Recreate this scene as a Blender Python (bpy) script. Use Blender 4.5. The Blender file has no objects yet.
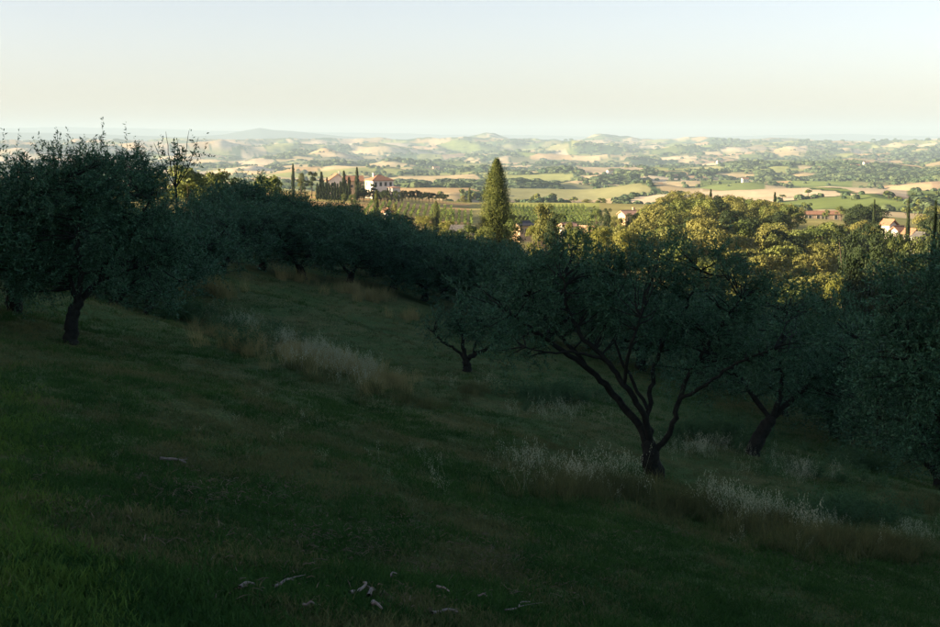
import bpy, math, random
import numpy as np
from mathutils import Vector

R = math.radians
rng = np.random.default_rng(7)
random.seed(7)
scene = bpy.context.scene
COL = scene.collection

# ------------------------------------------------------------------ camera, world, sun, exposure
F = 1305.0                     # focal length in photograph pixels (940 wide)
PITCH = math.atan(173.5 / F)
cam_d = bpy.data.cameras.new('camera')
cam_d.sensor_width = 36.0
cam_d.lens = 36.0 * F / 940.0
cam_d.clip_start = 0.1
cam_d.clip_end = 90000.0
cam = bpy.data.objects.new('camera', cam_d)
COL.objects.link(cam)
cam.location = (0, 0, 0)
cam.rotation_euler = (math.pi / 2 - PITCH, 0, 0)
scene.camera = cam

SUN_EL = R(11.5)
SUN_AZ_X, SUN_AZ_Y = -math.cos(R(15)), -math.sin(R(15))     # horizontal direction towards the sun
world = bpy.data.worlds.new('World')
scene.world = world
world.use_nodes = True
wn = world.node_tree
bg = wn.nodes['Background']
sky = wn.nodes.new('ShaderNodeTexSky')
sky.sky_type = 'NISHITA'
sky.sun_disc = False
sky.sun_elevation = SUN_EL
sky.sun_rotation = math.atan2(SUN_AZ_X, SUN_AZ_Y)
sky.altitude = 300
sky.air_density = 1.0
sky.dust_density = 1.6
sky.ozone_density = 1.0
tint = wn.nodes.new('ShaderNodeMix'); tint.data_type = 'RGBA'; tint.blend_type = 'MULTIPLY'; tint.inputs[0].default_value = 1.0
tc_ = wn.nodes.new('ShaderNodeTexCoord'); sx_ = wn.nodes.new('ShaderNodeSeparateXYZ'); tr_ = wn.nodes.new('ShaderNodeValToRGB')
wn.links.new(tc_.outputs['Generated'], sx_.inputs[0]); wn.links.new(sx_.outputs[2], tr_.inputs[0])
tr_.color_ramp.elements[0].position = 0.0; tr_.color_ramp.elements[0].color = (0.94, 0.90, 1.26, 1)   # summer haze: whiter horizon than the pure model
tr_.color_ramp.elements[1].position = 0.12; tr_.color_ramp.elements[1].color = (1.0, 0.865, 0.96, 1)
em_ = tr_.color_ramp.elements.new(0.045); em_.color = (0.91, 0.88, 1.19, 1)
wn.links.new(tr_.outputs[0], tint.inputs[7])
wn.links.new(sky.outputs[0], tint.inputs[6])
wn.links.new(tint.outputs[2], bg.inputs[0])
bg.inputs[1].default_value = 0.061

sun_d = bpy.data.lights.new('sun', 'SUN')
sun_d.energy = 5.0
sun_d.angle = R(0.5)
sun_d.color = (1.0, 0.80, 0.48)
sun = bpy.data.objects.new('sun', sun_d)
COL.objects.link(sun)
sd = Vector((SUN_AZ_X * math.cos(SUN_EL), SUN_AZ_Y * math.cos(SUN_EL), math.sin(SUN_EL)))
sun.rotation_euler = (-sd).to_track_quat('-Z', 'Y').to_euler()
sun.location = (-300, -80, 200)

scene.view_settings.view_transform = 'Standard'
scene.view_settings.look = 'None'
scene.view_settings.gamma = 1.0
scene.view_settings.exposure = 2.2
cy = scene.cycles
cy.max_bounces = 5
cy.diffuse_bounces = 3
cy.glossy_bounces = 1
cy.transmission_bounces = 2
cy.volume_bounces = 1
cy.use_denoising = True

# ------------------------------------------------------------------ numpy helpers
def smooth(a, b, x):
    t = np.clip((x - a) / (b - a), 0, 1)
    return t * t * (3 - 2 * t)

def hash2(ix, iy, seed=0):
    ix = np.asarray(ix).astype(np.int64); iy = np.asarray(iy).astype(np.int64)
    h = (ix * 374761393 + iy * 668265263 + seed * 1442695041) & 0xFFFFFFFF
    h = ((h ^ (h >> 13)) * 1274126177) & 0xFFFFFFFF
    h = ((h ^ (h >> 16)) * 2246822519) & 0xFFFFFFFF
    h = h ^ (h >> 15)
    return (h & 0xFFFFFF) / float(0xFFFFFF)

def vnoise(x, y, seed=0):
    x = np.asarray(x, float); y = np.asarray(y, float)
    ix = np.floor(x); iy = np.floor(y)
    fx = x - ix; fy = y - iy
    u = fx * fx * fx * (fx * (fx * 6 - 15) + 10)
    v = fy * fy * fy * (fy * (fy * 6 - 15) + 10)
    a = hash2(ix, iy, seed); b = hash2(ix + 1, iy, seed)
    c = hash2(ix, iy + 1, seed); d = hash2(ix + 1, iy + 1, seed)
    return (a * (1 - u) + b * u) * (1 - v) + (c * (1 - u) + d * u) * v * 1.0

def fbm(x, y, oct=4, seed=0, gain=0.5):
    s = 0; a = 1.0; n = 0
    c, sn = math.cos(0.6), math.sin(0.6)
    for k in range(oct):
        s = s + a * (vnoise(x, y, seed + k * 17) - 0.5) * 2
        n += a; a *= gain
        x, y = (x * c - y * sn) * 2.03 + 11.3, (x * sn + y * c) * 2.03 - 7.1
    return s / n

def cells(x, y, seed=0):
    """nearest jittered cell: returns id-hash, distance to border (approx)"""
    ix = np.floor(x); iy = np.floor(y)
    best = np.full(np.shape(x), 9.0); sec = np.full(np.shape(x), 9.0)
    bi = np.zeros(np.shape(x)); bj = np.zeros(np.shape(x))
    for dx in (-1, 0, 1):
        for dy in (-1, 0, 1):
            cx = ix + dx; cy_ = iy + dy
            px = cx + 0.15 + 0.7 * hash2(cx, cy_, seed + 1); py = cy_ + 0.15 + 0.7 * hash2(cx, cy_, seed + 2)
            d = np.maximum(abs(px - x), abs(py - y)) * 0.6 + 0.4 * np.hypot(px - x, py - y)
            m = d < best
            sec = np.where(m, best, np.minimum(sec, d))
            best = np.where(m, d, best)
            bi = np.where(m, cx, bi); bj = np.where(m, cy_, bj)
    return bi, bj, sec - best

# ------------------------------------------------------------------ terrain height
G_Y = np.array([-60, 0, 5, 12, 26, 40, 56, 84, 120, 170], float)
G_Z = np.array([-0.6, -1.75, -2.5, -4.25, -6.15, -8.0, -9.9, -11.2, -13.6, -16.5], float)
T_S = np.array([0, 118, 235, 352, 470, 588, 705, 822, 940], float)
T_S = (T_S - 470) / F
T_Y = np.array([90, 120, 180, 250, 350, 450, 600, 800, 1000, 1500, 2500, 4000, 6000, 8000, 10000, 12000, 14000, 18000, 45000], float)
T_Z = np.array([
    [-4.5, -6.0, -7.6, -9.6, -11.8, -13.6, -15.5, -17.5, -19.5],
    [-6, -7.5, -9, -11, -13.6, -16.2, -19, -22, -25],
    [-9, -10.5, -12, -14, -17.5, -22, -26, -29, -31],
    [-11, -12, -14, -17, -21, -25, -25.5, -28.5, -31],
    [-15, -16, -18, -22.5, -24.5, -25.5, -24, -27, -29],
    [-19, -19.5, -21, -23, -26, -27, -26, -28.5, -31],
    [-24, -24, -24, -24.5, -29.5, -29.5, -31, -35, -40],
    [-36, -36, -36, -40, -46, -46, -44, -42, -46],
    [-48, -48, -48, -52, -54, -54, -50, -47, -50],
    [-68, -68, -68, -66, -64, -63, -60, -60, -62],
    [-84, -84, -84, -82, -80, -80, -79, -79, -80],
    [-98, -98, -97, -96, -94, -94, -94, -94, -94],
    [-104, -104, -104, -103, -103, -103, -103, -103, -103],
    [-92, -92, -92, -94, -96, -96, -96, -94, -94],
    [-66, -66, -66, -66, -66, -64, -64, -64, -66],
    [-36, -34, -32, -34, -32, -26, -26, -24, -30],
    [-60, -60, -60, -60, -60, -60, -60, -60, -60],
    [-90, -90, -90, -90, -90, -90, -90, -90, -90],
    [-120, -120, -120, -120, -120, -120, -120, -120, -120]], float)

def table(s, Y):
    s = np.clip(s, T_S[0], T_S[-1]); ly = np.log(np.clip(Y, T_Y[0], T_Y[-1])); LY = np.log(T_Y)
    i = np.clip(np.searchsorted(T_S, s) - 1, 0, len(T_S) - 2)
    j = np.clip(np.searchsorted(LY, ly) - 1, 0, len(LY) - 2)
    u = (s - T_S[i]) / (T_S[i + 1] - T_S[i]); v = (ly - LY[j]) / (LY[j + 1] - LY[j])
    u = u * u * (3 - 2 * u) * 0.5 + u * 0.5; v = v * v * (3 - 2 * v) * 0.35 + v * 0.65
    return (T_Z[j, i] * (1 - u) + T_Z[j, i + 1] * u) * (1 - v) + (T_Z[j + 1, i] * (1 - u) + T_Z[j + 1, i + 1] * u) * v

def edge_dist(X, Y):
    """signed distance beyond the first grassy terrace edge (positive = lower side)"""
    xs = np.array([-40, -22, -10, -1.3, 3.4, 7.7, 20, 40], float)
    ys = np.array([62, 50, 41.5, 33.5, 27.0, 24.2, 17, 8], float)
    ye = np.interp(X, xs, ys) + 0.8 * np.sin(X * 0.55) * 0.5
    return (Y - ye) * 0.74

def terrain(X, Y):
    X = np.asarray(X, float); Y = np.asarray(Y, float)
    D = np.hypot(X, np.maximum(Y, 0) + 1e-3)
    # near hillside
    xe = np.where(X < 0, np.maximum(X, -215 + 15 * np.tanh((X + 200) / 60)), 90 * np.tanh(X / 90))
    g = np.interp(Y, G_Y, G_Z)
    near = g - 0.23 * xe
    near = near + np.where(X < -240, -(-240 - X) * 0.12, 0)
    d = edge_dist(X, Y)
    fade = smooth(-60, -35, X) * (1 - smooth(30, 50, X))
    near = near - fade * 1.05 * smooth(-0.3, 1.3, d) * (1 - smooth(4, 22, d)) + fade * 0.22 * np.exp(-((d + 1.2) / 1.6) ** 2)
    d2 = d - 19
    near = near - fade * 0.55 * smooth(-0.3, 1.4, d2) * (1 - smooth(4, 18, d2)) + fade * 0.2 * np.exp(-((d2 + 1.0) / 1.8) ** 2)
    near = near + 0.16 * fbm(X * 0.22, Y * 0.22, 3, 3) + 0.05 * fbm(X * 1.1, Y * 1.1, 3, 5)
    s = X / np.maximum(Y, 30.0)
    far = table(s, np.maximum(Y, 90.0))
    # rolling relief of the valley
    a = smooth(420, 1400, D)
    amp = np.interp(np.log(np.maximum(D, 1)), np.log([400, 800, 1500, 3000, 6000, 12000, 20000]), [0.0, 8, 22, 52, 100, 78, 26])
    sc = 1 / np.interp(np.log(np.maximum(D, 1)), np.log([400, 1500, 12000]), [260, 420, 1300])
    # fixed-frequency octaves mixed by distance so the relief stays continuous
    n1 = fbm(X / 330.0 + 3.1, Y / 330.0, 4, 21)
    n2 = fbm(X / 900.0 + 1.7, Y / 800.0, 5, 31)
    n3 = 1 - 2 * np.abs(fbm(X / 2100.0 + 9.7, Y / 1700.0, 5, 41))
    w3 = smooth(3000, 8000, D)
    n1 = np.where(D > 2500, n1 * 0.6 + 0.4 * (1 - 3 * np.abs(fbm(X / 420.0 + 5, Y / 420.0, 3, 22))), n1)
    far = far + a * amp * ((0.30 + 0.10 * w3) * n1 + 0.62 * n2 * (1 - 0.4 * w3) + w3 * 0.75 * (n3 - 0.45))
    far = far + w3 * (1 - smooth(10500, 12500, D)) * 62 * (0.62 - 2 * np.abs(fbm(X / 1300.0 + 2, Y / 820.0, 4, 47))) + a * (1 - w3) * 20 * (0.6 - 2 * np.abs(fbm(X / 520.0 + 4, Y / 420.0, 3, 48)))
    # long crest with two knolls
    for pc, w, h in ((490, 20, 78), (600, 15, 55), (410, 60, 12), (775, 40, 12)):
        far = far + h * np.exp(-(((s * F + 470) - pc) / w) ** 2) * np.exp(-((Y - 12000) / 1100) ** 2)
    # dark mounds in the middle valley
    for pc, w, yc, wy, h in ((548, 30, 900, 110, 9), (455, 34, 1000, 120, 8), (640, 40, 1500, 200, 8)):
        far = far + h * np.exp(-(((s * F + 470) - pc) / w) ** 2) * np.exp(-((Y - yc) / wy) ** 2)
    # mountains
    pxv = s * F + 470
    p1 = np.interp(pxv, [-900, -300, 0, 90, 180, 225, 245, 262, 275, 290, 340, 400, 470, 1200], [138, 137, 132, 134.5, 137, 134, 130.5, 127.5, 129.5, 130.5, 136, 140, 143, 150])
    p2 = np.interp(pxv, [-900, 0, 60, 130, 200, 330, 430, 540, 640, 730, 800, 850, 940, 1400], [131, 128.0, 126.0, 128, 130.5, 132.5, 133.5, 134.5, 137, 137, 134.5, 133.0, 135.5, 134])
    nm = fbm(X / 2600.0, Y / 2600.0, 5, 61)
    e1 = np.exp(-((Y - 16500) / 1200) ** 2); e2 = np.exp(-((Y - 23500) / 1500) ** 2)
    far = np.maximum(far, (140 - p1) / F * 16500 * 1.0 + nm * 30 - (1 - e1) * 420)
    far = np.maximum(far, (140 - p2) / F * 23500 * 1.0 + nm * 46 - (1 - e2) * 700)
    far = far + smooth(100, 180, D) * (1 - smooth(420, 700, D)) * 0.8 * fbm(X / 26.0, Y / 26.0, 3, 71)
    w = smooth(72, 112, Y)
    z = near * (1 - w) + far * w
    return z

def pix(X, Y, Z):
    c, s = math.cos(PITCH), math.sin(PITCH)
    fwd = Y * c - Z * s
    return 470 + F * X / fwd, 313.5 - F * (Y * s + Z * c) / fwd

def ray(px, py):
    c, s = math.cos(PITCH), math.sin(PITCH)
    u = (px - 470) / F; v = (313.5 - py) / F
    dx = u; dy = c + v * s; dz = -s + v * c
    return dx / dy, dz / dy           # per unit of Y

def on_ground(px, py, y0=4.0, y1=150.0):
    px = np.atleast_1d(np.asarray(px, float)); py = np.atleast_1d(np.asarray(py, float))
    sx, sz = ray(px, py)
    Yg = np.geomspace(y0, y1, 36); prev = np.full(px.shape, y0); hit = np.full(px.shape, np.nan)
    for Yv in Yg:
        m = np.isnan(hit) & (sz * Yv < terrain(sx * Yv, np.full_like(sx, Yv)))
        hit[m] = Yv
        prev = np.where(np.isnan(hit), Yv, prev)
    lo = prev.copy(); hi = np.where(np.isnan(hit), prev, hit)
    for _ in range(9):
        mid_ = (lo + hi) / 2; below = sz * mid_ < terrain(sx * mid_, mid_)
        hi = np.where(below, mid_, hi); lo = np.where(below, lo, mid_)
    hit = np.where(np.isnan(hit), np.nan, hi)
    return sx * hit, hit

def foot(px, Y):
    """ground point in image column px at distance Y"""
    X = (px - 470) / F * Y
    for _ in range(4):
        Z = float(terrain(X, Y)); X = (px - 470) / F * (Y * math.cos(PITCH) - Z * math.sin(PITCH))
    return X, float(Y), float(terrain(X, Y))

# ------------------------------------------------------------------ mesh helpers
def mesh_np(name, V, Q=None, T=None, mat=None, smooth_shade=False, attrs=None):
    me = bpy.data.meshes.new(name)
    V = np.asarray(V, np.float32)
    nq = 0 if Q is None else len(Q); nt = 0 if T is None else len(T)
    loops = []
    if nq: loops.append(np.asarray(Q, np.int32).ravel())
    if nt: loops.append(np.asarray(T, np.int32).ravel())
    loops = np.concatenate(loops)
    me.vertices.add(len(V)); me.vertices.foreach_set('co', V.ravel())
    me.loops.add(len(loops)); me.loops.foreach_set('vertex_index', loops)
    me.polygons.add(nq + nt)
    starts = np.concatenate([np.arange(nq) * 4, nq * 4 + np.arange(nt) * 3]).astype(np.int32)
    me.polygons.foreach_set('loop_start', starts)
    me.polygons.foreach_set('use_smooth', np.full(nq + nt, bool(smooth_shade)))
    for k, (kind, arr) in (attrs or {}).items():
        a = me.attributes.new(k, kind, 'POINT')
        key = {'FLOAT': 'value', 'INT': 'value', 'FLOAT_VECTOR': 'vector', 'FLOAT_COLOR': 'color'}[kind]
        a.data.foreach_set(key, np.asarray(arr, np.int32 if kind == 'INT' else np.float32).ravel())
    me.update(calc_edges=True)
    if mat: me.materials.append(mat)
    return me

def obj(name, me, parent=None, loc=(0, 0, 0)):
    o = bpy.data.objects.new(name, me)
    o.location = loc
    if parent: o.parent = parent
    COL.objects.link(o)
    return o

def thing(name, label, cat, loc=(0, 0, 0), rz=0.0, group=None, scale=1.0):
    o = bpy.data.objects.new(name, None)
    o.empty_display_size = 0.3
    o.location = loc; o.rotation_euler = (0, 0, rz)
    o.scale = (scale,) * 3 if not isinstance(scale, tuple) else scale
    o['label'] = label; o['category'] = cat
    if group: o['group'] = group
    COL.objects.link(o)
    return o

class MB:
    """collects small pieces of geometry into one mesh"""
    def __init__(s): s.V = []; s.Q = []; s.T = []; s.n = 0
    def add(s, V, Q=None, T=None):
        s.V.append(np.asarray(V, float))
        if Q is not None and len(Q): s.Q.append(np.asarray(Q, int) + s.n)
        if T is not None and len(T): s.T.append(np.asarray(T, int) + s.n)
        s.n += len(V)
    def box(s, x0, x1, y0, y1, z0, z1):
        V = [(x, y, z) for z in (z0, z1) for y in (y0, y1) for x in (x0, x1)]
        s.add(V, [(0, 2, 3, 1), (4, 5, 7, 6), (0, 1, 5, 4), (2, 6, 7, 3), (0, 4, 6, 2), (1, 3, 7, 5)])
    def tube(s, P, rad, n=6, wob=0.0, seed=0):
        P = np.asarray(P, float); m = len(P)
        rad = np.broadcast_to(np.asarray(rad, float), (m,))
        Tn = np.gradient(P, axis=0); Tn /= np.linalg.norm(Tn, axis=1)[:, None] + 1e-9
        ref = np.array([0.3, 0.9, 0.1]) if abs(Tn[0][2]) > 0.6 else np.array([0, 0, 1.0])
        A = np.cross(Tn, ref); A /= np.linalg.norm(A, axis=1)[:, None] + 1e-9
        B = np.cross(Tn, A)
        th = np.linspace(0, 2 * np.pi, n, endpoint=False)
        rr = rad[:, None] * np.ones(n)
        if wob: rr = rr * (1 + wob * (hash2(np.arange(m)[:, None] * 3 + np.zeros((1, n)), np.arange(n)[None, :] + np.zeros((m, 1)), seed) - 0.5) * 2)
        V = P[:, None, :] + rr[..., None] * (np.cos(th)[None, :, None] * A[:, None, :] + np.sin(th)[None, :, None] * B[:, None, :])
        V = V.reshape(-1, 3)
        i = np.arange(m - 1)[:, None] * n; j = np.arange(n)[None, :]; k = (j + 1) % n
        Q = np.stack([i + j, i + k, i + n + k, i + n + j], -1).reshape(-1, 4)
        V = np.vstack([V, P[-1:] + Tn[-1:] * rad[-1]])
        top = (m - 1) * n
        T = [(top + a, top + (a + 1) % n, m * n) for a in range(n)]
        s.add(V, Q, T)
    def mesh(s, name, mat, smooth_shade=False):
        return mesh_np(name, np.vstack(s.V), np.vstack(s.Q) if s.Q else None, np.vstack(s.T) if s.T else None, mat, smooth_shade)
    def build(s, name, mat, parent=None, smooth_shade=False):
        return obj(name, s.mesh(name, mat, smooth_shade), parent)

# ------------------------------------------------------------------ materials
def nt_new(name):
    m = bpy.data.materials.new(name); m.use_nodes = True
    n = m.node_tree.nodes; l = m.node_tree.links
    return m, n, l, n['Principled BSDF']

def ramp(n, stops):
    r = n.new('ShaderNodeValToRGB')
    e = r.color_ramp.elements
    while len(e) > 1: e.remove(e[-1])
    e[0].position = stops[0][0]; e[0].color = (*stops[0][1], 1)
    for p, c in stops[1:]:
        k = e.new(p); k.color = (*c, 1)
    return r

def noise(n, l, scale, detail=4, coord=None, rough=0.55):
    t = n.new('ShaderNodeTexNoise'); t.inputs['Scale'].default_value = scale
    t.inputs['Detail'].default_value = detail; t.inputs['Roughness'].default_value = rough
    if coord is not None: l.new(coord, t.inputs['Vector'])
    return t

def mix(n, l, a, b, f, mode='MIX'):
    m = n.new('ShaderNodeMix'); m.data_type = 'RGBA'; m.blend_type = mode
    for sock, v in ((m.inputs[6], a), (m.inputs[7], b)):
        if isinstance(v, tuple): sock.default_value = (*v, 1)
        else: l.new(v, sock)
    if isinstance(f, float): m.inputs[0].default_value = f
    else: l.new(f, m.inputs[0])
    return m.outputs[2]

def mat_simple(name, c1, c2=None, scale=3.0, rough=0.85, detail=5, bump=0.0, spec=0.2):
    m, n, l, p = nt_new(name)
    p.inputs['Roughness'].default_value = rough
    p.inputs['Specular IOR Level'].default_value = spec
    tc = n.new('ShaderNodeTexCoord')
    t = noise(n, l, scale, detail, tc.outputs['Object'])
    c2 = c2 or tuple(v * 0.7 for v in c1)
    r = ramp(n, [(0.3, c2), (0.7, c1)])
    l.new(t.outputs[0], r.inputs[0]); l.new(r.outputs[0], p.inputs['Base Color'])
    if bump:
        b = n.new('ShaderNodeBump'); b.inputs['Distance'].default_value = bump
        l.new(t.outputs[0], b.inputs['Height']); l.new(b.outputs[0], p.inputs['Normal'])
    return m

def mat_leaf(name, front, back, alt, trans=0.3, rough=0.55, spec=0.25, attr=True, objvar=0.5, alt_amt=0.8):
    """leaf: diffuse + translucent, colour varies per clump (vertex attribute) and per tree"""
    m, n, l, p = nt_new(name)
    at = n.new('ShaderNodeAttribute'); at.attribute_name = 'tint'
    oi = n.new('ShaderNodeObjectInfo')
    a = n.new('ShaderNodeMath'); a.operation = 'MULTIPLY'; a.inputs[1].default_value = objvar
    l.new(oi.outputs['Random'], a.inputs[0])
    b = n.new('ShaderNodeMath'); b.operation = 'MULTIPLY_ADD'; b.inputs[1].default_value = 1 - objvar
    l.new(at.outputs['Fac'], b.inputs[0]); l.new(a.outputs[0], b.inputs[2])
    c = n.new('ShaderNodeMath'); c.operation = 'MULTIPLY'; c.inputs[1].default_value = alt_amt
    l.new(b.outputs[0], c.inputs[0])
    col = mix(n, l, front, alt, c.outputs[0])
    if back is not None:
        g = n.new('ShaderNodeNewGeometry')
        col = mix(n, l, col, back, g.outputs['Backfacing'])
    p.inputs['Roughness'].default_value = rough
    p.inputs['Specular IOR Level'].default_value = spec
    l.new(col, p.inputs['Base Color'])
    tr = n.new('ShaderNodeBsdfTranslucent')
    l.new(col, tr.inputs['Color'])
    ms = n.new('ShaderNodeMixShader'); ms.inputs[0].default_value = trans
    out = n['Material Output']
    l.new(p.outputs[0], ms.inputs[1]); l.new(tr.outputs[0], ms.inputs[2]); l.new(ms.outputs[0], out.inputs['Surface'])
    return m

M = {}
M['bark'] = mat_simple('olive_bark', (0.020, 0.024, 0.018), (0.007, 0.009, 0.007), 9, 0.95, 6, 0.02, 0.1)
M['bark_pale'] = mat_simple('wood_bark', (0.12, 0.095, 0.07), (0.05, 0.04, 0.03), 6, 0.95, 6, 0.02, 0.1)
M['olive_leaf'] = mat_leaf('olive_leaf', (0.013, 0.054, 0.023), (0.050, 0.130, 0.068), (0.030, 0.086, 0.034), 0.12, 0.6, 0.15)
M['oak_leaf'] = mat_leaf('oak_leaf', (0.075, 0.095, 0.022), None, (0.200, 0.185, 0.050), 0.12, 0.6, 0.2, objvar=0.55, alt_amt=1.0)
M['green_leaf'] = mat_leaf('green_leaf', (0.050, 0.082, 0.020), None, (0.170, 0.185, 0.044), 0.12, 0.6, 0.2, objvar=0.55, alt_amt=1.0)
M['gold_leaf'] = mat_leaf('gold_leaf', (0.15, 0.17, 0.035), None, (0.24, 0.22, 0.05), 0.3, 0.6, 0.2)
M['cypress_leaf'] = mat_leaf('cypress_leaf', (0.040, 0.066, 0.016), None, (0.120, 0.128, 0.032), 0.05, 0.7, 0.15, objvar=0.15, alt_amt=1.0)
M['dark_leaf'] = mat_leaf('dark_leaf', (0.020, 0.036, 0.014), None, (0.05, 0.066, 0.024), 0.15, 0.7, 0.15)
M['vine_leaf'] = mat_leaf('vine_leaf', (0.08, 0.13, 0.025), None, (0.17, 0.20, 0.04), 0.3, 0.6, 0.2)
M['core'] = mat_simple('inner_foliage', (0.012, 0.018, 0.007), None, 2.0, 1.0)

# ------------------------------------------------------------------ field colours of the valley
STRAW = np.array([0.46, 0.37, 0.22]); OCHRE = np.array([0.42, 0.30, 0.16]); PALE = np.array([0.52, 0.43, 0.30])
VINE = np.array([0.16, 0.205, 0.07]); OLIVE = np.array([0.24, 0.24, 0.12]); MEADOW = np.array([0.27, 0.29, 0.11])
WOOD = np.array([0.05, 0.085, 0.045]); CLAY = np.array([0.42, 0.30, 0.20])

def land(X, Y):
    """field colour, wood mask and hedge mask at X, Y"""
    D = np.hypot(X, Y)
    s = X / np.maximum(Y, 30.0)
    pxv = s * F + 470
    wx = X + 60 * fbm(X / 240.0, Y / 240.0, 3, 81); wy = Y + 60 * fbm(X / 240.0, Y / 240.0, 3, 82)
    far = D > 3200
    i1, j1, b1 = cells(wx / 150.0 * 0.95 + wy / 900.0, wy / 190.0, 5)
    i2, j2, b2 = cells(wx / 165.0, wy / 240.0 + wx / 1500.0, 6)
    h = np.where(far, hash2(i2, j2, 91), hash2(i1, j1, 90))
    hb = np.where(far, hash2(i2, j2, 93), hash2(i1, j1, 92))
    b = np.where(far, b2, b1)
    c = np.empty(X.shape + (3,))
    c[:] = STRAW
    for lo, hi, k in ((0.26, 0.40, VINE), (0.40, 0.56, OLIVE), (0.56, 0.72, MEADOW), (0.72, 0.80, OCHRE), (0.80, 0.92, PALE), (0.92, 1.01, CLAY)):
        c[(h >= lo) & (h < hi)] = k
    c = c * (0.8 + 0.4 * hb)[..., None]
    wn_ = fbm(X / 420.0 + 5, Y / 520.0, 5, 95, 0.6) + 0.7 * fbm(X / 110.0, Y / 140.0, 3, 96)
    # badlands: bare clay slopes far to the left
    bad = smooth(0.22, 0.5, fbm(X / 450.0, Y / 900.0, 5, 97, 0.6) + 0.38 * (1 - smooth(330, 520, pxv)) - 0.15) * smooth(4200, 6500, D) * (1 - smooth(16000, 19000, D))
    c = c * (1 - bad[..., None]) + np.array([0.42, 0.35, 0.27]) * bad[..., None]
    wood = smooth(0.0, 0.08, wn_ - np.interp(D, [900, 1300, 2600, 4000], [0.10, 0.34, 0.36, 0.10]) - 0.10 * bad) * smooth(500, 800, D)
    hedge = (b < np.where(far, 0.035, 0.05)) * smooth(600, 800, D)
    # the long pale stubble field and the green fields above it on the right
    pale = ((Y > 985) & (Y < 1520) & (pxv > 700) & (pxv < 905)).astype(float)
    pale *= (fbm(X / 70.0, Y / 130.0, 2, 99) > -0.42)
    green = ((Y > 1720) & (Y < 2150) & (pxv > 790) & (pxv < 850)).astype(float) + ((Y > 1750) & (Y < 2200) & (pxv > 700) & (pxv < 765))
    wheat = ((Y > 1600) & (Y < 1900) & (pxv > 882) & (pxv < 930)).astype(float)
    ridge = ((Y > 1900) & (Y < 2150) & (pxv > 548) & (pxv < 700)).astype(float)
    for mk, cc in ((pale, PALE * 1.02), (np.clip(green, 0, 1), VINE * 1.1), (wheat, STRAW), (ridge, STRAW)):
        c = c * (1 - mk[..., None]) + cc * mk[..., None]
        wood = wood * (1 - mk); hedge = hedge * (1 - mk)
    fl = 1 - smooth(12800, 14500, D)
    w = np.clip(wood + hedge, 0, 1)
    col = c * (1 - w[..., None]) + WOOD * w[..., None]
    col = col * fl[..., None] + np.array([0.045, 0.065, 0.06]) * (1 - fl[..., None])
    # nearer farmland between the hillside and the valley
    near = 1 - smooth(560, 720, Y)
    nc = np.array([0.28, 0.25, 0.10]) * np.ones_like(c)
    nn = fbm(X / 18.0, Y / 18.0, 4, 101)
    nc = nc * (1.2 + 0.4 * nn)[..., None]
    dry = (pxv < 470) & (pxv > 250) & (Y > 340)
    dirt = smooth(-0.1, 0.15, fbm(X / 30.0, Y / 12.0, 3, 102))
    nc = np.where(dry[..., None], (np.array([0.46, 0.31, 0.15]) * dirt[..., None] + np.array([0.33, 0.29, 0.11]) * (1 - dirt[..., None])), nc)
    nc = np.where(((pxv > 505) & (pxv < 600) & (Y > 330) & (Y < 640))[..., None], np.array([0.32, 0.34, 0.10]), nc)
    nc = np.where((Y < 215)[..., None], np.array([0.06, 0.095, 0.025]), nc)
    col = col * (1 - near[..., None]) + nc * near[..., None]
    return col, np.clip(wood * (1 - near), 0, 1), hedge

# ------------------------------------------------------------------ terrain sheets
def terrain_sheet(name, radii, mat, with_col=True):
    a_in = np.linspace(-22.5, 22.5, 430)
    a_l = np.linspace(-180, -22.5, 60, endpoint=False); a_r = np.linspace(22.5, 180, 60)[1:]
    A = np.radians(np.concatenate([a_l, a_in, a_r]))
    RR, AA = np.meshgrid(radii, A, indexing='ij')
    X = RR * np.sin(AA); Y = RR * np.cos(AA)
    Z = terrain(X, Y)
    V = np.stack([X, Y, Z], -1).reshape(-1, 3)
    m, n = RR.shape
    i = np.arange(m - 1)[:, None] * n; j = np.arange(n - 1)[None, :]
    Q = np.stack([i + j, i + n + j, i + n + j + 1, i + j + 1], -1).reshape(-1, 4)[:, ::-1]
    at = {}
    if with_col:
        c, w, h = land(X, Y)
        at['fcol'] = ('FLOAT_COLOR', np.concatenate([c.reshape(-1, 3), np.ones((c.size // 3, 1))], 1))
    me = mesh_np(name, V, Q, None, mat, True, at)
    o = obj(name, me); o['kind'] = 'structure'
    return o

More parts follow.
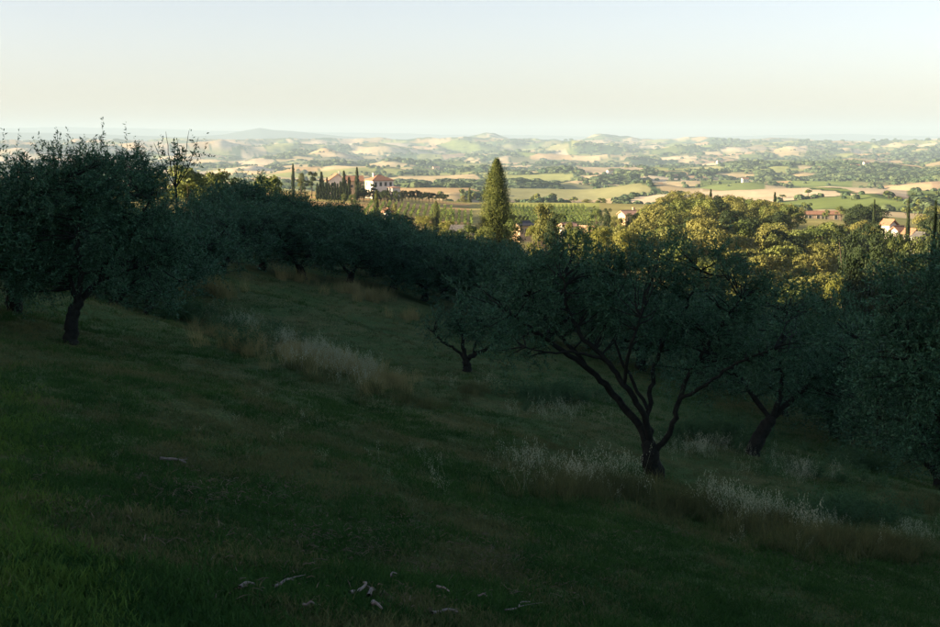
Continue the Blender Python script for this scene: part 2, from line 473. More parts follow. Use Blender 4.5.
def ground_material():
    m, n, l, p = nt_new('dry_grass_ground')
    geo = n.new('ShaderNodeNewGeometry')
    n1 = noise(n, l, 0.35, 6, geo.outputs['Position'], 0.62)
    n2 = noise(n, l, 2.2, 8, geo.outputs['Position'], 0.7)
    n3 = noise(n, l, 14.0, 4, geo.outputs['Position'], 0.7)
    green = ramp(n, [(0.3, (0.014, 0.040, 0.012)), (0.7, (0.074, 0.132, 0.038))]); l.new(n3.outputs[0], green.inputs[0])
    dry = ramp(n, [(0.3, (0.026, 0.038, 0.014)), (0.7, (0.160, 0.170, 0.064))]); l.new(n3.outputs[0], dry.inputs[0])
    add = n.new('ShaderNodeMath'); add.operation = 'ADD'
    l.new(n1.outputs[0], add.inputs[0]); l.new(n2.outputs[0], add.inputs[1])
    f = ramp(n, [(0.44, (0, 0, 0)), (0.62, (1, 1, 1))])
    hf = n.new('ShaderNodeMath'); hf.operation = 'MULTIPLY'; hf.inputs[1].default_value = 0.5
    l.new(add.outputs[0], hf.inputs[0]); l.new(hf.outputs[0], f.inputs[0])
    l.new(mix(n, l, green.outputs[0], dry.outputs[0], f.outputs[0]), p.inputs['Base Color'])
    p.inputs['Roughness'].default_value = 1.0; p.inputs['Specular IOR Level'].default_value = 0.05
    b = n.new('ShaderNodeBump'); b.inputs['Distance'].default_value = 0.06
    l.new(n3.outputs[0], b.inputs['Height']); l.new(b.outputs[0], p.inputs['Normal'])
    return m

def field_material():
    m, n, l, p = nt_new('farmland')
    at = n.new('ShaderNodeAttribute'); at.attribute_name = 'fcol'
    geo = n.new('ShaderNodeNewGeometry')
    n1 = noise(n, l, 0.03, 8, geo.outputs['Position'], 0.7)
    r = ramp(n, [(0.25, (0.72, 0.72, 0.70)), (0.75, (1.25, 1.22, 1.18))]); l.new(n1.outputs[0], r.inputs[0])
    l.new(mix(n, l, at.outputs['Color'], r.outputs[0], 1.0, 'MULTIPLY'), p.inputs['Base Color'])
    p.inputs['Roughness'].default_value = 1.0; p.inputs['Specular IOR Level'].default_value = 0.0
    return m

M['ground'] = ground_material(); M['field'] = field_material()
Rn = np.concatenate([[0.05, 0.5], np.geomspace(1.0, 112, 230)])
terrain_sheet('ground', Rn, M['ground'], False)
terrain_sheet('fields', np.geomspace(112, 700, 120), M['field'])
terrain_sheet('valley', np.geomspace(700, 14000, 330), M['field'])
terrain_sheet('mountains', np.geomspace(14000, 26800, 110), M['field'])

# ------------------------------------------------------------------ haze
HAZE_D = 8.6e-5
b = MB(); b.box(-27200, 27200, -27200, 27200, -1300, 270)
hz = b.build('haze', None); hz['kind'] = 'stuff'
hm = bpy.data.materials.new('haze'); hm.use_nodes = True
for nd in list(hm.node_tree.nodes):
    if nd.type == 'BSDF_PRINCIPLED': hm.node_tree.nodes.remove(nd)
pv = hm.node_tree.nodes.new('ShaderNodeVolumePrincipled')
pv.inputs['Color'].default_value = (0.415, 0.545, 0.70, 1)
pv.inputs['Density'].default_value = HAZE_D
pv.inputs['Anisotropy'].default_value = 0.0
hm.node_tree.links.new(pv.outputs[0], hm.node_tree.nodes['Material Output'].inputs['Volume'])
hz.data.materials.append(hm)

# ------------------------------------------------------------------ plants
def unit(v): return v / (np.linalg.norm(v, axis=-1, keepdims=True) + 1e-9)

def leaf_quads(P, Dr, ln, wd, fold=0.0, r=None, face=None):
    """one lens-shaped quad per leaf; P base, Dr direction"""
    n = len(P)
    rnd = unit((r or rng).normal(size=(n, 3)))
    if face is not None: rnd = unit(face + rnd * 0.45)
    side = unit(np.cross(Dr, rnd)); ln = np.asarray(ln).reshape(-1, 1); wd = np.asarray(wd).reshape(-1, 1)
    mid = P + Dr * ln * 0.5
    up = np.cross(side, Dr) * ln * fold
    V = np.stack([P, mid + side * wd * 0.5 + up, P + Dr * ln, mid - side * wd * 0.5 + up], 1).reshape(-1, 3)
    Q = np.arange(n * 4).reshape(-1, 4)
    return V, Q

def curve_pts(a, b, n, bow, r):
    a = np.asarray(a, float); b = np.asarray(b, float)
    t = np.linspace(0, 1, n)[:, None]
    L = np.linalg.norm(b - a)
    c = (a + b) / 2 + r.normal(size=3) * L * bow
    P = (1 - t) ** 2 * a + 2 * t * (1 - t) * c + t ** 2 * b
    P[1:-1] += r.normal(size=(n - 2, 3)) * L * 0.02
    return P

def catmull(pts, k=6):
    pts = np.asarray(pts, float)
    P = np.vstack([2 * pts[0] - pts[1], pts, 2 * pts[-1] - pts[-2]])
    out = []
    for i in range(1, len(P) - 2):
        for t in np.linspace(0, 1, k, endpoint=False):
            out.append(0.5 * (2 * P[i] + (P[i + 1] - P[i - 1]) * t + (2 * P[i - 1] - 5 * P[i] + 4 * P[i + 1] - P[i + 2]) * t * t + (3 * P[i] - P[i - 1] - 3 * P[i + 1] + P[i + 2]) * t ** 3))
    out.append(pts[-1])
    return np.array(out)

def olive_meshes(seed, limbs, blobs, ends=200, twigs=8, leaves=20, ll=0.07, lw=0.019, shoots=20, twig_len=0.55, tube_n=6, branch_r=0.02, droop=0.25):
    """limbs: list of (points, r0, r1); blobs: (cx,cy,cz,rx,ry,rz). returns limb meshes and crown mesh"""
    r = np.random.default_rng(seed)
    lm = []; lp = []
    for i, (pts, r0, r1) in enumerate(limbs):
        P = catmull(pts, 5)
        P[1:-1] += r.normal(size=(len(P) - 2, 3)) * min(r0, 0.06) * 0.35
        b = MB(); t = np.linspace(0, 1, len(P))
        rad = r0 * (1 - t) ** 0.8 + r1 * t ** 0.8
        if i == 0: rad = rad * (1 + 0.55 * np.exp(-t * 9))
        b.tube(P, rad, 10 if r0 > 0.08 else tube_n, 0.13 if r0 > 0.08 else 0.07, seed + i)
        lm.append(b); lp.append(P[len(P) // 3:] if len(limbs) > 1 and i == 0 else P[2:])
    LP = np.vstack(lp)
    B = np.array(blobs, float)
    vol = B[:, 3] * B[:, 4] * B[:, 5]
    bi = r.choice(len(B), size=ends, p=vol / vol.sum())
    u = unit(r.normal(size=(ends, 3))); rad = 0.35 + 0.6 * r.random(ends) ** 0.5
    E = B[bi, :3] + u * B[bi, 3:] * rad[:, None]
    branch = MB()
    for k in range(ends):
        dd = np.linalg.norm(LP - E[k], axis=1) + 0.6 * np.maximum(0, LP[:, 2] - E[k, 2])
        a = LP[np.argmin(dd)]
        P = curve_pts(a, E[k], 5, 0.12, r)
        branch.tube(P, np.linspace(branch_r, branch_r * 0.3, 5), 4)
    # twigs
    n = ends * twigs
    S = np.repeat(E, twigs, 0) + r.normal(size=(n, 3)) * 0.10
    out = np.repeat(u, twigs, 0)
    D = unit(out * 0.7 + r.normal(size=(n, 3)) * 0.75 + np.array([0, 0, 0.35]))
    L = twig_len * (0.45 + 0.8 * r.random(n))
    dr = droop * (0.3 + r.random(n)) * L
    tint = np.repeat(r.random(ends), twigs) * 0.7 + r.random(n) * 0.3
    # long upright shoots on the top of the crown
    if shoots:
        top = np.argsort(-(E[:, 2] + 0.5 * r.random(ends)))[:max(shoots, 6)]
        ks = r.choice(top, size=shoots)
        S2 = E[ks] + r.normal(size=(shoots, 3)) * 0.12
        D2 = unit(r.normal(size=(shoots, 3)) * 0.22 + np.array([0, 0, 1.0]))
        L2 = twig_len * (0.9 + 1.0 * r.random(shoots))
        S = np.vstack([S, S2]); D = np.vstack([D, D2]); L = np.concatenate([L, L2]); dr = np.concatenate([dr, np.zeros(shoots)]); tint = np.concatenate([tint, np.full(shoots, 0.4)])
        n += shoots
    t = np.tile(np.linspace(0.05, 1.0, leaves), (n, 1)) + r.normal(size=(n, leaves)) * 0.02
    P = S[:, None] + D[:, None] * (L[:, None] * t)[..., None]
    P[..., 2] -= dr[:, None] * t ** 2
    Dt = unit(D[:, None] * 0.55 + r.normal(size=(n, leaves, 3)) * 0.55)
    P = P.reshape(-1, 3); Dt = Dt.reshape(-1, 3)
    ln = ll * (0.6 + 0.7 * r.random(len(P))); wd = lw * (0.7 + 0.6 * r.random(len(P)))
    V, Q = leaf_quads(P, Dt, ln, wd, 0.0, r)
    tv = np.repeat(np.repeat(tint, leaves), 4)
    crown = mesh_np('crown', V, Q, None, M['olive_leaf'], False, {'tint': ('FLOAT', tv)})
    # twig stems, three-sided slivers
    e = S + D * L[:, None]; e[:, 2] -= dr
    sd_ = unit(np.cross(D, unit(r.normal(size=(n, 3))))) * 0.004
    s2 = unit(np.cross(D, sd_)) * 0.004
    V2 = np.stack([S + sd_, S - sd_, S + s2, e], 1).reshape(-1, 3)
    i4 = np.arange(n)[:, None] * 4
    T2 = np.concatenate([i4 + [0, 1, 3], i4 + [1, 2, 3], i4 + [2, 0, 3]])
    branch.add(V2, None, T2)
    return lm, branch, crown

def random_olive(seed, H=4.8, R0=2.4, **kw):
    r = np.random.default_rng(seed)
    th = 0.5 + 0.4 * r.random()
    lean = r.normal(size=2) * 0.12
    fork = np.array([lean[0], lean[1], th])
    limbs = [([(0, 0, -0.35), (lean[0] * 0.3, lean[1] * 0.3, th * 0.5), fork], 0.20, 0.15)]
    nl = r.integers(3, 5); a0 = r.random() * 6.28
    for k in range(nl):
        a = a0 + k * 6.28 / nl + r.normal() * 0.25
        d = np.array([math.cos(a), math.sin(a), 0])
        p1 = fork + d * 0.45 * R0 * 0.5 + np.array([0, 0, 0.55]); p2 = fork + d * R0 * 0.45 + np.array([0, 0, 1.3]) + r.normal(size=3) * 0.12
        p3 = fork + d * R0 * 0.62 + np.array([0, 0, H * 0.5]) + r.normal(size=3) * 0.2
        limbs.append(([fork - [0, 0, 0.1], p1, p2, p3], 0.10, 0.03))
        q = p1 + (p2 - p1) * 0.5; a2 = a + r.choice([-1, 1]) * 0.8
        limbs.append(([q, q + np.array([math.cos(a2) * 0.5, math.sin(a2) * 0.5, 0.5]), q + np.array([math.cos(a2) * 1.2, math.sin(a2) * 1.2, 1.0])], 0.05, 0.018))
    cz = H * 0.58
    blobs = [(0, 0, cz, R0 * 0.8, R0 * 0.8, H * 0.30)]
    for k in range(7):
        a = k * 0.9 + r.random(); q = 0.45 + 0.25 * r.random()
        blobs.append((math.cos(a) * R0 * q, math.sin(a) * R0 * q, cz + r.normal() * 0.4 + 0.1, R0 * (0.35 + 0.15 * r.random()), R0 * (0.35 + 0.15 * r.random()), H * (0.17 + 0.08 * r.random())))
    for k in range(6):
        a = k * 1.05 + r.random() * 0.5
        blobs.append((math.cos(a) * R0 * 0.62, math.sin(a) * R0 * 0.62, H * 0.33, R0 * 0.42, R0 * 0.42, H * 0.17))
    return olive_meshes(seed, limbs, blobs, **kw)

def place_tree(name, label, cat, X, Y, Z, parts, group=None, rz=0.0, sc=1.0):
    """parts: list of (name, mesh)"""
    t = thing(name, label, cat, (X, Y, Z), rz, group, sc)
    for pn, me in parts: obj(pn, me, t)
    return t

def olive_parts(res, merge=True):
    lm, br, crown = res
    if merge:
        b = MB()
        for m_ in lm + [br]:
            q = np.vstack(m_.Q) if m_.Q else None; tt = np.vstack(m_.T) if m_.T else None
            b.add(np.vstack(m_.V), q, tt)
        return [('trunk', b.mesh('trunk', M['bark'], True)), ('crown', crown)]
    out = [('trunk', lm[0].mesh('trunk', M['bark'], True))]
    for m_ in lm[1:]: out.append(('limb', m_.mesh('limb', M['bark'], True)))
    out.append(('twiggery', br.mesh('twiggery', M['bark'], True)))
    out.append(('crown', crown))
    return out

# --- the big olive tree in front: skeleton traced in metres from its foot (1 m = 49 px)
def pxm(px, py, bx, by, k, y=0.0): return ((px - bx) / k, y, (by - py) / k)
k_ = 49.0
def h(px, py, y=0.0): return pxm(px, py, 655, 488, k_, y)
limbs_front = [
    ([h(655, 505), h(655, 485), h(651, 466), h(648, 450)], 0.20, 0.135),
    ([h(650, 462), h(636, 432, .1), h(612, 403, .15), h(588, 378, .1), h(560, 357, 0), h(530, 335, -.2), h(500, 312, -.3)], 0.085, 0.02),
    ([h(588, 378, .1), h(566, 352, .4), h(540, 325, .6), h(520, 290, .9)], 0.05, 0.015),
    ([h(650, 456), h(641, 420, -.2), h(620, 388, -.35), h(600, 362, -.4), h(575, 335, -.5), h(560, 305, -.6), h(557, 280, -.7)], 0.075, 0.018),
    ([h(600, 362, -.4), h(572, 353, -.6), h(545, 352, -.8), h(520, 345, -1.0)], 0.035, 0.012),
    ([h(648, 455), h(649, 420, .4), h(655, 385, .6), h(668, 350, .7), h(690, 315, .8), h(705, 280, .9)], 0.06, 0.015),
    ([h(655, 460), h(670, 435, -.1), h(676, 405, -.2), h(690, 370, -.2), h(712, 335, -.3), h(735, 300, -.3)], 0.065, 0.015),
    ([h(676, 405, -.2), h(700, 385, -.6), h(728, 362, -.9), h(760, 345, -1.1)], 0.04, 0.015),
    ([h(620, 388, -.35), h(622, 350, -.8), h(630, 315, -1.1)], 0.04, 0.015),
    ([h(649, 420, .4), h(628, 380, 1.0), h(612, 335, 1.4)], 0.045, 0.015),
]
def bl(px, py, rx, ry, y=0.0, d=1.3): return (*pxm(px, py, 655, 488, k_, y), rx / k_, d, ry / k_)
blobs_front = [bl(525, 310, 52, 42), bl(575, 290, 55, 45, .4), bl(640, 300, 62, 48), bl(705, 305, 62, 50), bl(765, 330, 55, 45),
               bl(700, 360, 55, 38, .5), bl(510, 345, 35, 22, -.4, .7), bl(560, 265, 35, 25), bl(660, 262, 50, 25, .3), bl(470, 300, 25, 18, 0, .7)]
X, Y, Z = foot(655, 26.5)
place_tree('olive_tree', 'large multi-stemmed olive in the right foreground, forked limbs bare under its crown', 'olive tree', X, Y, Z,
           olive_parts(olive_meshes(11, limbs_front, blobs_front, ends=290, twigs=9, leaves=26, ll=0.075, lw=0.019, shoots=60, twig_len=0.5), False), 'olive trees of the grove')

# --- the olive on the left
k2 = 44.0
def h2(px, py, y=0.0): return pxm(px, py, 70, 336, k2, y)
limbs_left = [
    ([h2(69, 352), h2(71, 330), h2(74, 308), h2(80, 292)], 0.15, 0.11),
    ([h2(79, 295), h2(68, 272, .2), h2(52, 250, .3), h2(35, 222, .2), h2(22, 195, .2)], 0.07, 0.02),
    ([h2(80, 293), h2(86, 265, -.2), h2(84, 235, -.3), h2(90, 200, -.4), h2(85, 170, -.4)], 0.07, 0.02),
    ([h2(80, 293), h2(98, 275, .2), h2(112, 250, .2), h2(135, 225, .2), h2(150, 195, .3)], 0.08, 0.02),
    ([h2(98, 275, .2), h2(120, 268, .5), h2(148, 258, .6)], 0.04, 0.012),
]
def bl2(px, py, rx, ry, y=0.0, d=1.5): return (*pxm(px, py, 70, 336, k2, y), rx / k2, d, ry / k2)
blobs_left = [bl2(25, 215, 42, 45), bl2(75, 195, 50, 40), bl2(130, 200, 45, 38), bl2(95, 235, 60, 36, .5), bl2(150, 235, 40, 36, .4), bl2(30, 260, 36, 30, .4), bl2(160, 270, 26, 24, .4, .8), bl2(60, 170, 35, 18), bl2(110, 170, 35, 16)]
X, Y, Z = foot(70, 29.0)
place_tree('olive_tree', 'olive tree at the left with a single slanting dark trunk on the mown slope', 'olive tree', X, Y, Z,
           olive_parts(olive_meshes(12, limbs_left, blobs_left, ends=330, twigs=9, leaves=24, ll=0.08, lw=0.022, shoots=55, twig_len=0.5), False), 'olive trees of the grove')

# --- leaning trunk to the right of the front tree
k3 = 28.0
def h3(px, py, y=0.0): return pxm(px, py, 752, 442, k3, y)
limbs_mid = [([h3(750, 452), h3(754, 436), h3(762, 418), h3(770, 405)], 0.24, 0.17),
             ([h3(770, 407), h3(745, 375, .3), h3(725, 345, .4), h3(705, 315, .4)], 0.1, 0.03),
             ([h3(770, 407), h3(778, 370, -.3), h3(775, 330, -.3), h3(780, 300, -.3)], 0.1, 0.03),
             ([h3(770, 407), h3(800, 380, .2), h3(832, 355, .2), h3(855, 330, .2)], 0.1, 0.03)]
def bl3(px, py, rx, ry, y=0.0, d=2.2): return (*pxm(px, py, 752, 442, k3, y), rx / k3, d, ry / k3)
blobs_mid = [bl3(720, 330, 45, 42), bl3(775, 315, 55, 42), bl3(835, 330, 50, 45), bl3(780, 355, 75, 36, .6), bl3(860, 375, 34, 36), bl3(700, 365, 38, 26), bl3(815, 285, 40, 22)]
X, Y, Z = foot(752, 45.0)
place_tree('olive_tree', 'dense dark olive with a short leaning trunk, right of the big front olive', 'olive tree', X, Y, Z,
           olive_parts(olive_meshes(13, limbs_mid, blobs_mid, ends=330, twigs=9, leaves=18, ll=0.10, lw=0.03, shoots=30, twig_len=0.6)), 'olive trees of the grove')

# --- the close olive at the right edge, trunk outside the frame
k4 = 58.0
def h4(px, py, y=0.0): return pxm(px, py, 985, 560, k4, y)
limbs_edge = [([h4(985, 575), h4(984, 550), h4(978, 510), h4(975, 480)], 0.22, 0.15),
              ([h4(976, 485), h4(950, 430, .3), h4(925, 380, .3), h4(900, 330, .3), h4(880, 300, .2)], 0.09, 0.02),
              ([h4(975, 482), h4(970, 420, -.3), h4(955, 350, -.3), h4(945, 280, -.2), h4(938, 235, -.1)], 0.09, 0.02),
              ([h4(976, 485), h4(1010, 430, .2), h4(1040, 370, .2), h4(1060, 310, .2)], 0.09, 0.02),
              ([h4(950, 430, .3), h4(910, 410, .5), h4(880, 410, .6)], 0.04, 0.012)]
def bl4(px, py, rx, ry, y=0.0, d=1.5): return (*pxm(px, py, 985, 560, k4, y), rx / k4, d, ry / k4)
blobs_edge = [bl4(925, 290, 62, 42), bl4(895, 345, 52, 48), bl4(950, 350, 65, 58), bl4(905, 400, 50, 42, .2, 1.2), bl4(1010, 300, 70, 60), bl4(1040, 380, 60, 60), bl4(930, 440, 46, 30, .2, .8), bl4(950, 248, 44, 28), bl4(900, 272, 44, 24), bl4(1000, 440, 50, 40)]
X, Y, Z = foot(985, 22.5)
place_tree('olive_tree', 'close dark olive crown filling the right edge, branches hanging low over the grass', 'olive tree', X, Y, Z,
           olive_parts(olive_meshes(14, limbs_edge, blobs_edge, ends=400, twigs=9, leaves=26, ll=0.075, lw=0.021, shoots=60, twig_len=0.5)), 'olive trees of the grove')

# --- the small olive with a forked black trunk in the middle of the slope
k5 = 23.0
def h5(px, py, y=0.0): return pxm(px, py, 467, 374, k5, y)
limbs_small = [([h5(467, 380), h5(467, 370), h5(466, 362)], 0.2, 0.12),
               ([h5(466, 364), h5(463, 350), h5(462, 335)], 0.10, 0.04),
               ([h5(467, 363), h5(473, 358), h5(485, 352), h5(495, 345)], 0.11, 0.04),
               ([h5(466, 364), h5(455, 352), h5(443, 345), h5(434, 335)], 0.07, 0.03),
               ([h5(473, 358), h5(476, 345), h5(480, 330)], 0.06, 0.02)]
def bl5(px, py, rx, ry, y=0.0, d=1.2): return (*pxm(px, py, 467, 374, k5, y), rx / k5, d, ry / k5)
blobs_small = [bl5(440, 330, 22, 16), bl5(470, 320, 28, 18), bl5(500, 328, 24, 17), bl5(485, 338, 25, 10)]
X, Y, Z = foot(467, 55.0)
place_tree('olive_tree', 'small low olive tree with a bare forked trunk on the middle ledge of the slope', 'olive tree', X, Y, Z,
           olive_parts(olive_meshes(15, limbs_small, blobs_small, ends=150, twigs=8, leaves=14, ll=0.10, lw=0.03, shoots=14, twig_len=0.5)), 'olive trees of the grove')

# --- the rows of olives beyond
protos = [olive_parts(random_olive(100 + i, H=4.8, R0=2.5, ends=260, twigs=8, leaves=13, ll=0.13, lw=0.042, shoots=26, twig_len=0.6, tube_n=5, droop=0.1)) for i in range(4)]
row = [(240, 92, 5.6, 'olive filling the row behind the straw-coloured grass'), (282, 96, 5.4, 'olive behind the one with the showing trunk, on its left'),
       (328, 98, 5.3, 'olive in the gap right of the showing trunk'), (372, 100, 5.2, 'olive in the gap before the dry grass of the upper slope'), (408, 104, 5.3, 'olive behind the twin dark trunks'), (445, 98, 5.4, 'olive in the gap left of the cypress foot'),
       (488, 96, 5.6, 'olive closing the row right under the tall cypress'), (530, 94, 5.6, 'olive behind the outermost left branch of the front tree'), (575, 92, 5.8, 'olive behind the row, under the rounded golden tree'),
       (14, 33, 3.85, 'olive crown at the left edge, the tallest against the sky'), (-30, 30, 4.1, 'olive partly outside the left edge'),
       (112, 46, 4.4, 'olive close behind the slanting left trunk'), (150, 56, 4.9, 'olive behind the left tree, above the green weeds'), (60, 60, 5.4, 'olive hidden behind the left tree crown'),
       (190, 64, 5.0, 'olive above the clump of straw-coloured grass'), (222, 78, 4.8, 'olive left of the bare-trunked row'), (262, 84, 4.9, 'olive second in the row across the upper slope'),
       (303, 84, 4.9, 'olive with its trunk showing at the top of the mown slope'), (350, 88, 4.9, 'round olive right of the showing trunk'), (393, 92, 4.8, 'olive over the dry grass of the upper slope'),
       (424, 88, 4.7, 'olive with twin dark trunks above the small olive'), (462, 86, 5.0, 'olive rising straight behind the small low olive'), (508, 84, 5.4, 'olive below the tall cypress'),
       (548, 76, 5.2, 'olive behind the left limbs of the front tree'), (592, 80, 5.6, 'olive behind the middle of the front crown'), (640, 72, 5.4, 'olive behind the front tree, over its fork'), (690, 76, 5.6, 'olive between the front tree and the leaning one'),
       (735, 72, 5.6, 'olive behind the leaning trunk'), (782, 66, 5.6, 'olive right of the leaning trunk, far side'), (835, 62, 5.6, 'olive behind the right edge crown'), (890, 60, 5.4, 'olive under the slender spire at the right'), (940, 52, 5.2, 'olive at the right edge behind the close crown'),
       (120, 100, 6.2, 'second-row olive far left'), (235, 108, 5.2, 'second-row olive below the sunlit round trees'), (285, 112, 5.2, 'second-row olive before the villa pines'), (332, 112, 5.3, 'second-row olive below the villa hedge'),
       (378, 112, 5.4, 'second-row olive under the green garden cypress'), (330, 126, 5.2, 'third-row olive below the dirt terrace'), (420, 116, 4.8, 'second-row olive below the vineyard'), (455, 112, 5.2, 'second-row olive left of the tall cypress'),
       (560, 106, 5.2, 'second-row olive below the round tree'), (610, 104, 5.4, 'second-row olive edging the dark meadow'), (665, 100, 5.4, 'second-row olive before the sunlit wood'), (720, 96, 5.6, 'second-row olive under the golden trees'),
       (775, 92, 6.0, 'second-row olive against the wood'), (830, 88, 6.2, 'second-row olive in the right-hand shade'), (885, 84, 6.6, 'second-row olive below the white houses'), (935, 80, 6.6, 'second-row olive at the far right')]
for i, (px, Yd, H, lab) in enumerate(row):
    X, Y, Z = foot(px, Yd)
    rx = random.uniform(0, 6.28); s = H / 4.8
    place_tree('olive_tree', lab, 'olive tree', X, Y, Z, protos[i % 4], 'olive trees of the grove', rx, (s * random.uniform(1.1, 1.3), s * random.uniform(1.1, 1.3), s))

# --- bare leafy shoots rising above the left olives
X, Y, Z = foot(178, 70)
sh = [([(0, 0, -0.3), (0.05, 0, 2.0), (0, 0, 4.2)], 0.07, 0.04)] + [([(0, 0, 3.6), (a, b_, 4.6), (a * 1.8, b_ * 2, 5.5 + 0.5 * c_)], 0.03, 0.008) for a, b_, c_ in ((-0.5, 0, 0.2), (-0.25, 0.2, 1.2), (0.12, -0.1, 0.5), (0.35, 0.1, 1.3), (0.6, 0, 0.7), (-0.05, 0.2, 0.1))]
place_tree('young_tree', 'thin upright leafy shoots against the pale hills, above the olives at the left', 'tree', X, Y, Z,
           olive_parts(olive_meshes(31, sh, [(-0.3, 0, 5.0, 0.75, 0.3, 0.55), (0.5, 0, 5.1, 0.7, 0.3, 0.6), (0, 0, 4.6, 0.8, 0.4, 0.4)], ends=14, twigs=2, leaves=12, ll=0.17, lw=0.06, shoots=12, twig_len=0.62)), sc=1.2)

# --- broadleaf trees
def broad_meshes(seed, H=9.0, W=8.0, n=6000, leaf=0.32, mat='oak_leaf', lobes=16, low=0.18):
    r = np.random.default_rng(seed)
    th = H * low
    C = []; 
    for k in range(lobes):
        a = r.random() * 6.28; zz = r.random() ** 0.8
        rr = math.sqrt(max(0.0, 1 - (zz * 1.5 - 0.5) ** 2 * 0.75)) * 0.36 * W * (0.45 + 0.65 * r.random())
        C.append((math.cos(a) * rr, math.sin(a) * rr, th + (H - th) * (0.22 + 0.62 * zz), W * (0.13 + 0.09 * r.random())))
    C = np.array(C)
    bi = r.choice(lobes, n, p=C[:, 3] ** 2 / (C[:, 3] ** 2).sum())
    u = unit(r.normal(size=(n, 3))); u[:, 2] = np.where(u[:, 2] < -0.3, -u[:, 2], u[:, 2])
    rad = C[bi, 3] * (0.75 + 0.33 * r.random(n)) * (1 + 0.22 * np.sin(u[:, 0] * 7 + bi) * np.cos(u[:, 2] * 6 + bi * 2))
    P = C[bi, :3] + u * rad[:, None] * np.array([1, 1, 0.85])
    # leaf clump lies roughly in the lobe surface
    t = unit(np.cross(u, unit(r.normal(size=(n, 3)))) + u * r.normal(size=(n, 1)) * 0.45)
    side = unit(np.cross(t, u + r.normal(size=(n, 3)) * 0.45))
    s = leaf * (0.5 + r.random(n))[:, None]
    V = np.stack([P - t * s * 0.5, P + side * s * 0.32, P + t * s * 0.5, P - side * s * 0.32], 1).reshape(-1, 3)
    Q = np.arange(n * 4).reshape(-1, 4)
    tint = np.clip(r.random(lobes)[bi] * 0.75 + r.random(n) * 0.35, 0, 1)
    crown = mesh_np('crown', V, Q, None, M[mat], False, {'tint': ('FLOAT', np.repeat(tint, 4))})
    b = MB()
    b.tube(catmull([(0, 0, -0.6), (r.normal() * 0.05, 0, th * 0.6), (r.normal() * 0.15, r.normal() * 0.15, th * 1.4), (r.normal() * 0.3, r.normal() * 0.3, H * 0.6)], 3), np.linspace(0.032 * H, 0.012 * H, 10), 7, 0.1, seed)
    for k in range(0, lobes, 2):
        b.tube(curve_pts((0, 0, th * (0.9 + 0.6 * r.random())), C[k, :3], 4, 0.08, r), np.linspace(0.012 * H, 0.004 * H, 4), 4)
    return [('trunk', b.mesh('trunk', M['bark_pale'], True)), ('crown', crown)]

def cypress_meshes(seed, H=15.0, W=4.8, tufts=420, per=55, leaf=0.2, mat='cypress_leaf', taper=1.5):
    r = np.random.default_rng(seed)
    t = r.random(tufts) ** 0.85 * 0.985; t[:6] = 0.985; a = r.random(tufts) * 6.28
    prof = lambda t: (1 - t ** taper) ** 0.85 * (0.72 + 0.28 * smooth(0, 0.22, t)) * (1 + 0.0 * t)
    rr = prof(t) * W / 2 * (0.74 + 0.34 * r.random(tufts)) * (1 + 0.11 * np.sin(3 * a + 9 * t) + 0.09 * np.sin(5 * a - 17 * t))
    C = np.stack([np.cos(a) * rr, np.sin(a) * rr, 0.3 + t * (H - 0.7)], 1)
    n = tufts * per
    ci = np.repeat(np.arange(tufts), per)
    out = np.stack([np.cos(a), np.sin(a), np.zeros(tufts)], 1)[ci]
    sz = (0.10 * W * (0.6 + 0.6 * r.random(tufts)) * (0.25 + 0.75 * (1 - smooth(0.8, 1.0, t))))[ci][:, None]
    u = r.normal(size=(n, 3)) * 0.5
    P = C[ci] + u * np.array([1, 1, 2.4]) * sz + out * sz * 0.3
    P[:, 2] = np.maximum(P[:, 2], 0.1)
    D = unit(np.array([0, 0, 1.0]) + out * 0.30 + r.normal(size=(n, 3)) * 0.32)
    V, Q = leaf_quads(P, D, leaf * (0.7 + 1.3 * r.random(n) ** 2), leaf * 0.42 * (0.7 + 0.6 * r.random(n)), 0.0, r, out + np.array([0, 0, 0.25]))
    tint = np.clip(r.random(tufts)[ci] * 0.8 + 0.3 * r.random(n), 0, 1)
    crown = mesh_np('crown', V, Q, None, M[mat], False, {'tint': ('FLOAT', np.repeat(tint, 4))})
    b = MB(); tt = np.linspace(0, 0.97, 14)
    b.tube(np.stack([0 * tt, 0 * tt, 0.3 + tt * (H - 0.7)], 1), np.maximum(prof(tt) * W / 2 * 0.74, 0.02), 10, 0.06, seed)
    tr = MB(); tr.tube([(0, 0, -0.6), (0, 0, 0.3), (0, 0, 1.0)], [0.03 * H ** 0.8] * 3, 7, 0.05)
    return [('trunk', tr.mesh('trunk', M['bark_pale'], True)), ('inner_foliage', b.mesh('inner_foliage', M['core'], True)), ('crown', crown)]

P_TALL = {}
def tall_version(parts):
    mt = parts[-1][1].materials[0].name
    if mt not in P_TALL: P_TALL[mt] = broad_meshes(350 + len(P_TALL), H=15.0, W=8.0, n=8200, leaf=0.30, mat=mt, lobes=26, low=0.10)
    return P_TALL[mt], 15.0, 8.0

def tree_top(parts, H0, name, label, cat, px, top_py, Yd, wid=None, W0=1.0, group=None, rz=None):
    """places a tree of design height H0, width W0 so that its top shows at row top_py"""
    X, Y, Z = foot(px, Yd)
    dist = Y * math.cos(PITCH) - Z * math.sin(PITCH)
    sx, sz = ray(px, top_py)
    Ht = max(0.6, sz * Y - Z)
    s = Ht / H0
    w = s if wid is None else (wid / F * dist) / W0
    if H0 / W0 < 2 and wid is not None:
        if s > 1.45 * w:
            parts, H0, W0 = tall_version(parts); s = Ht / H0; w = (wid / F * dist) / W0
        w = max(w, 0.6 * s)
    return place_tree(name, label, cat, X, Y, Z, parts, group, random.uniform(0, 6.28) if rz is None else rz, (w, w, s))

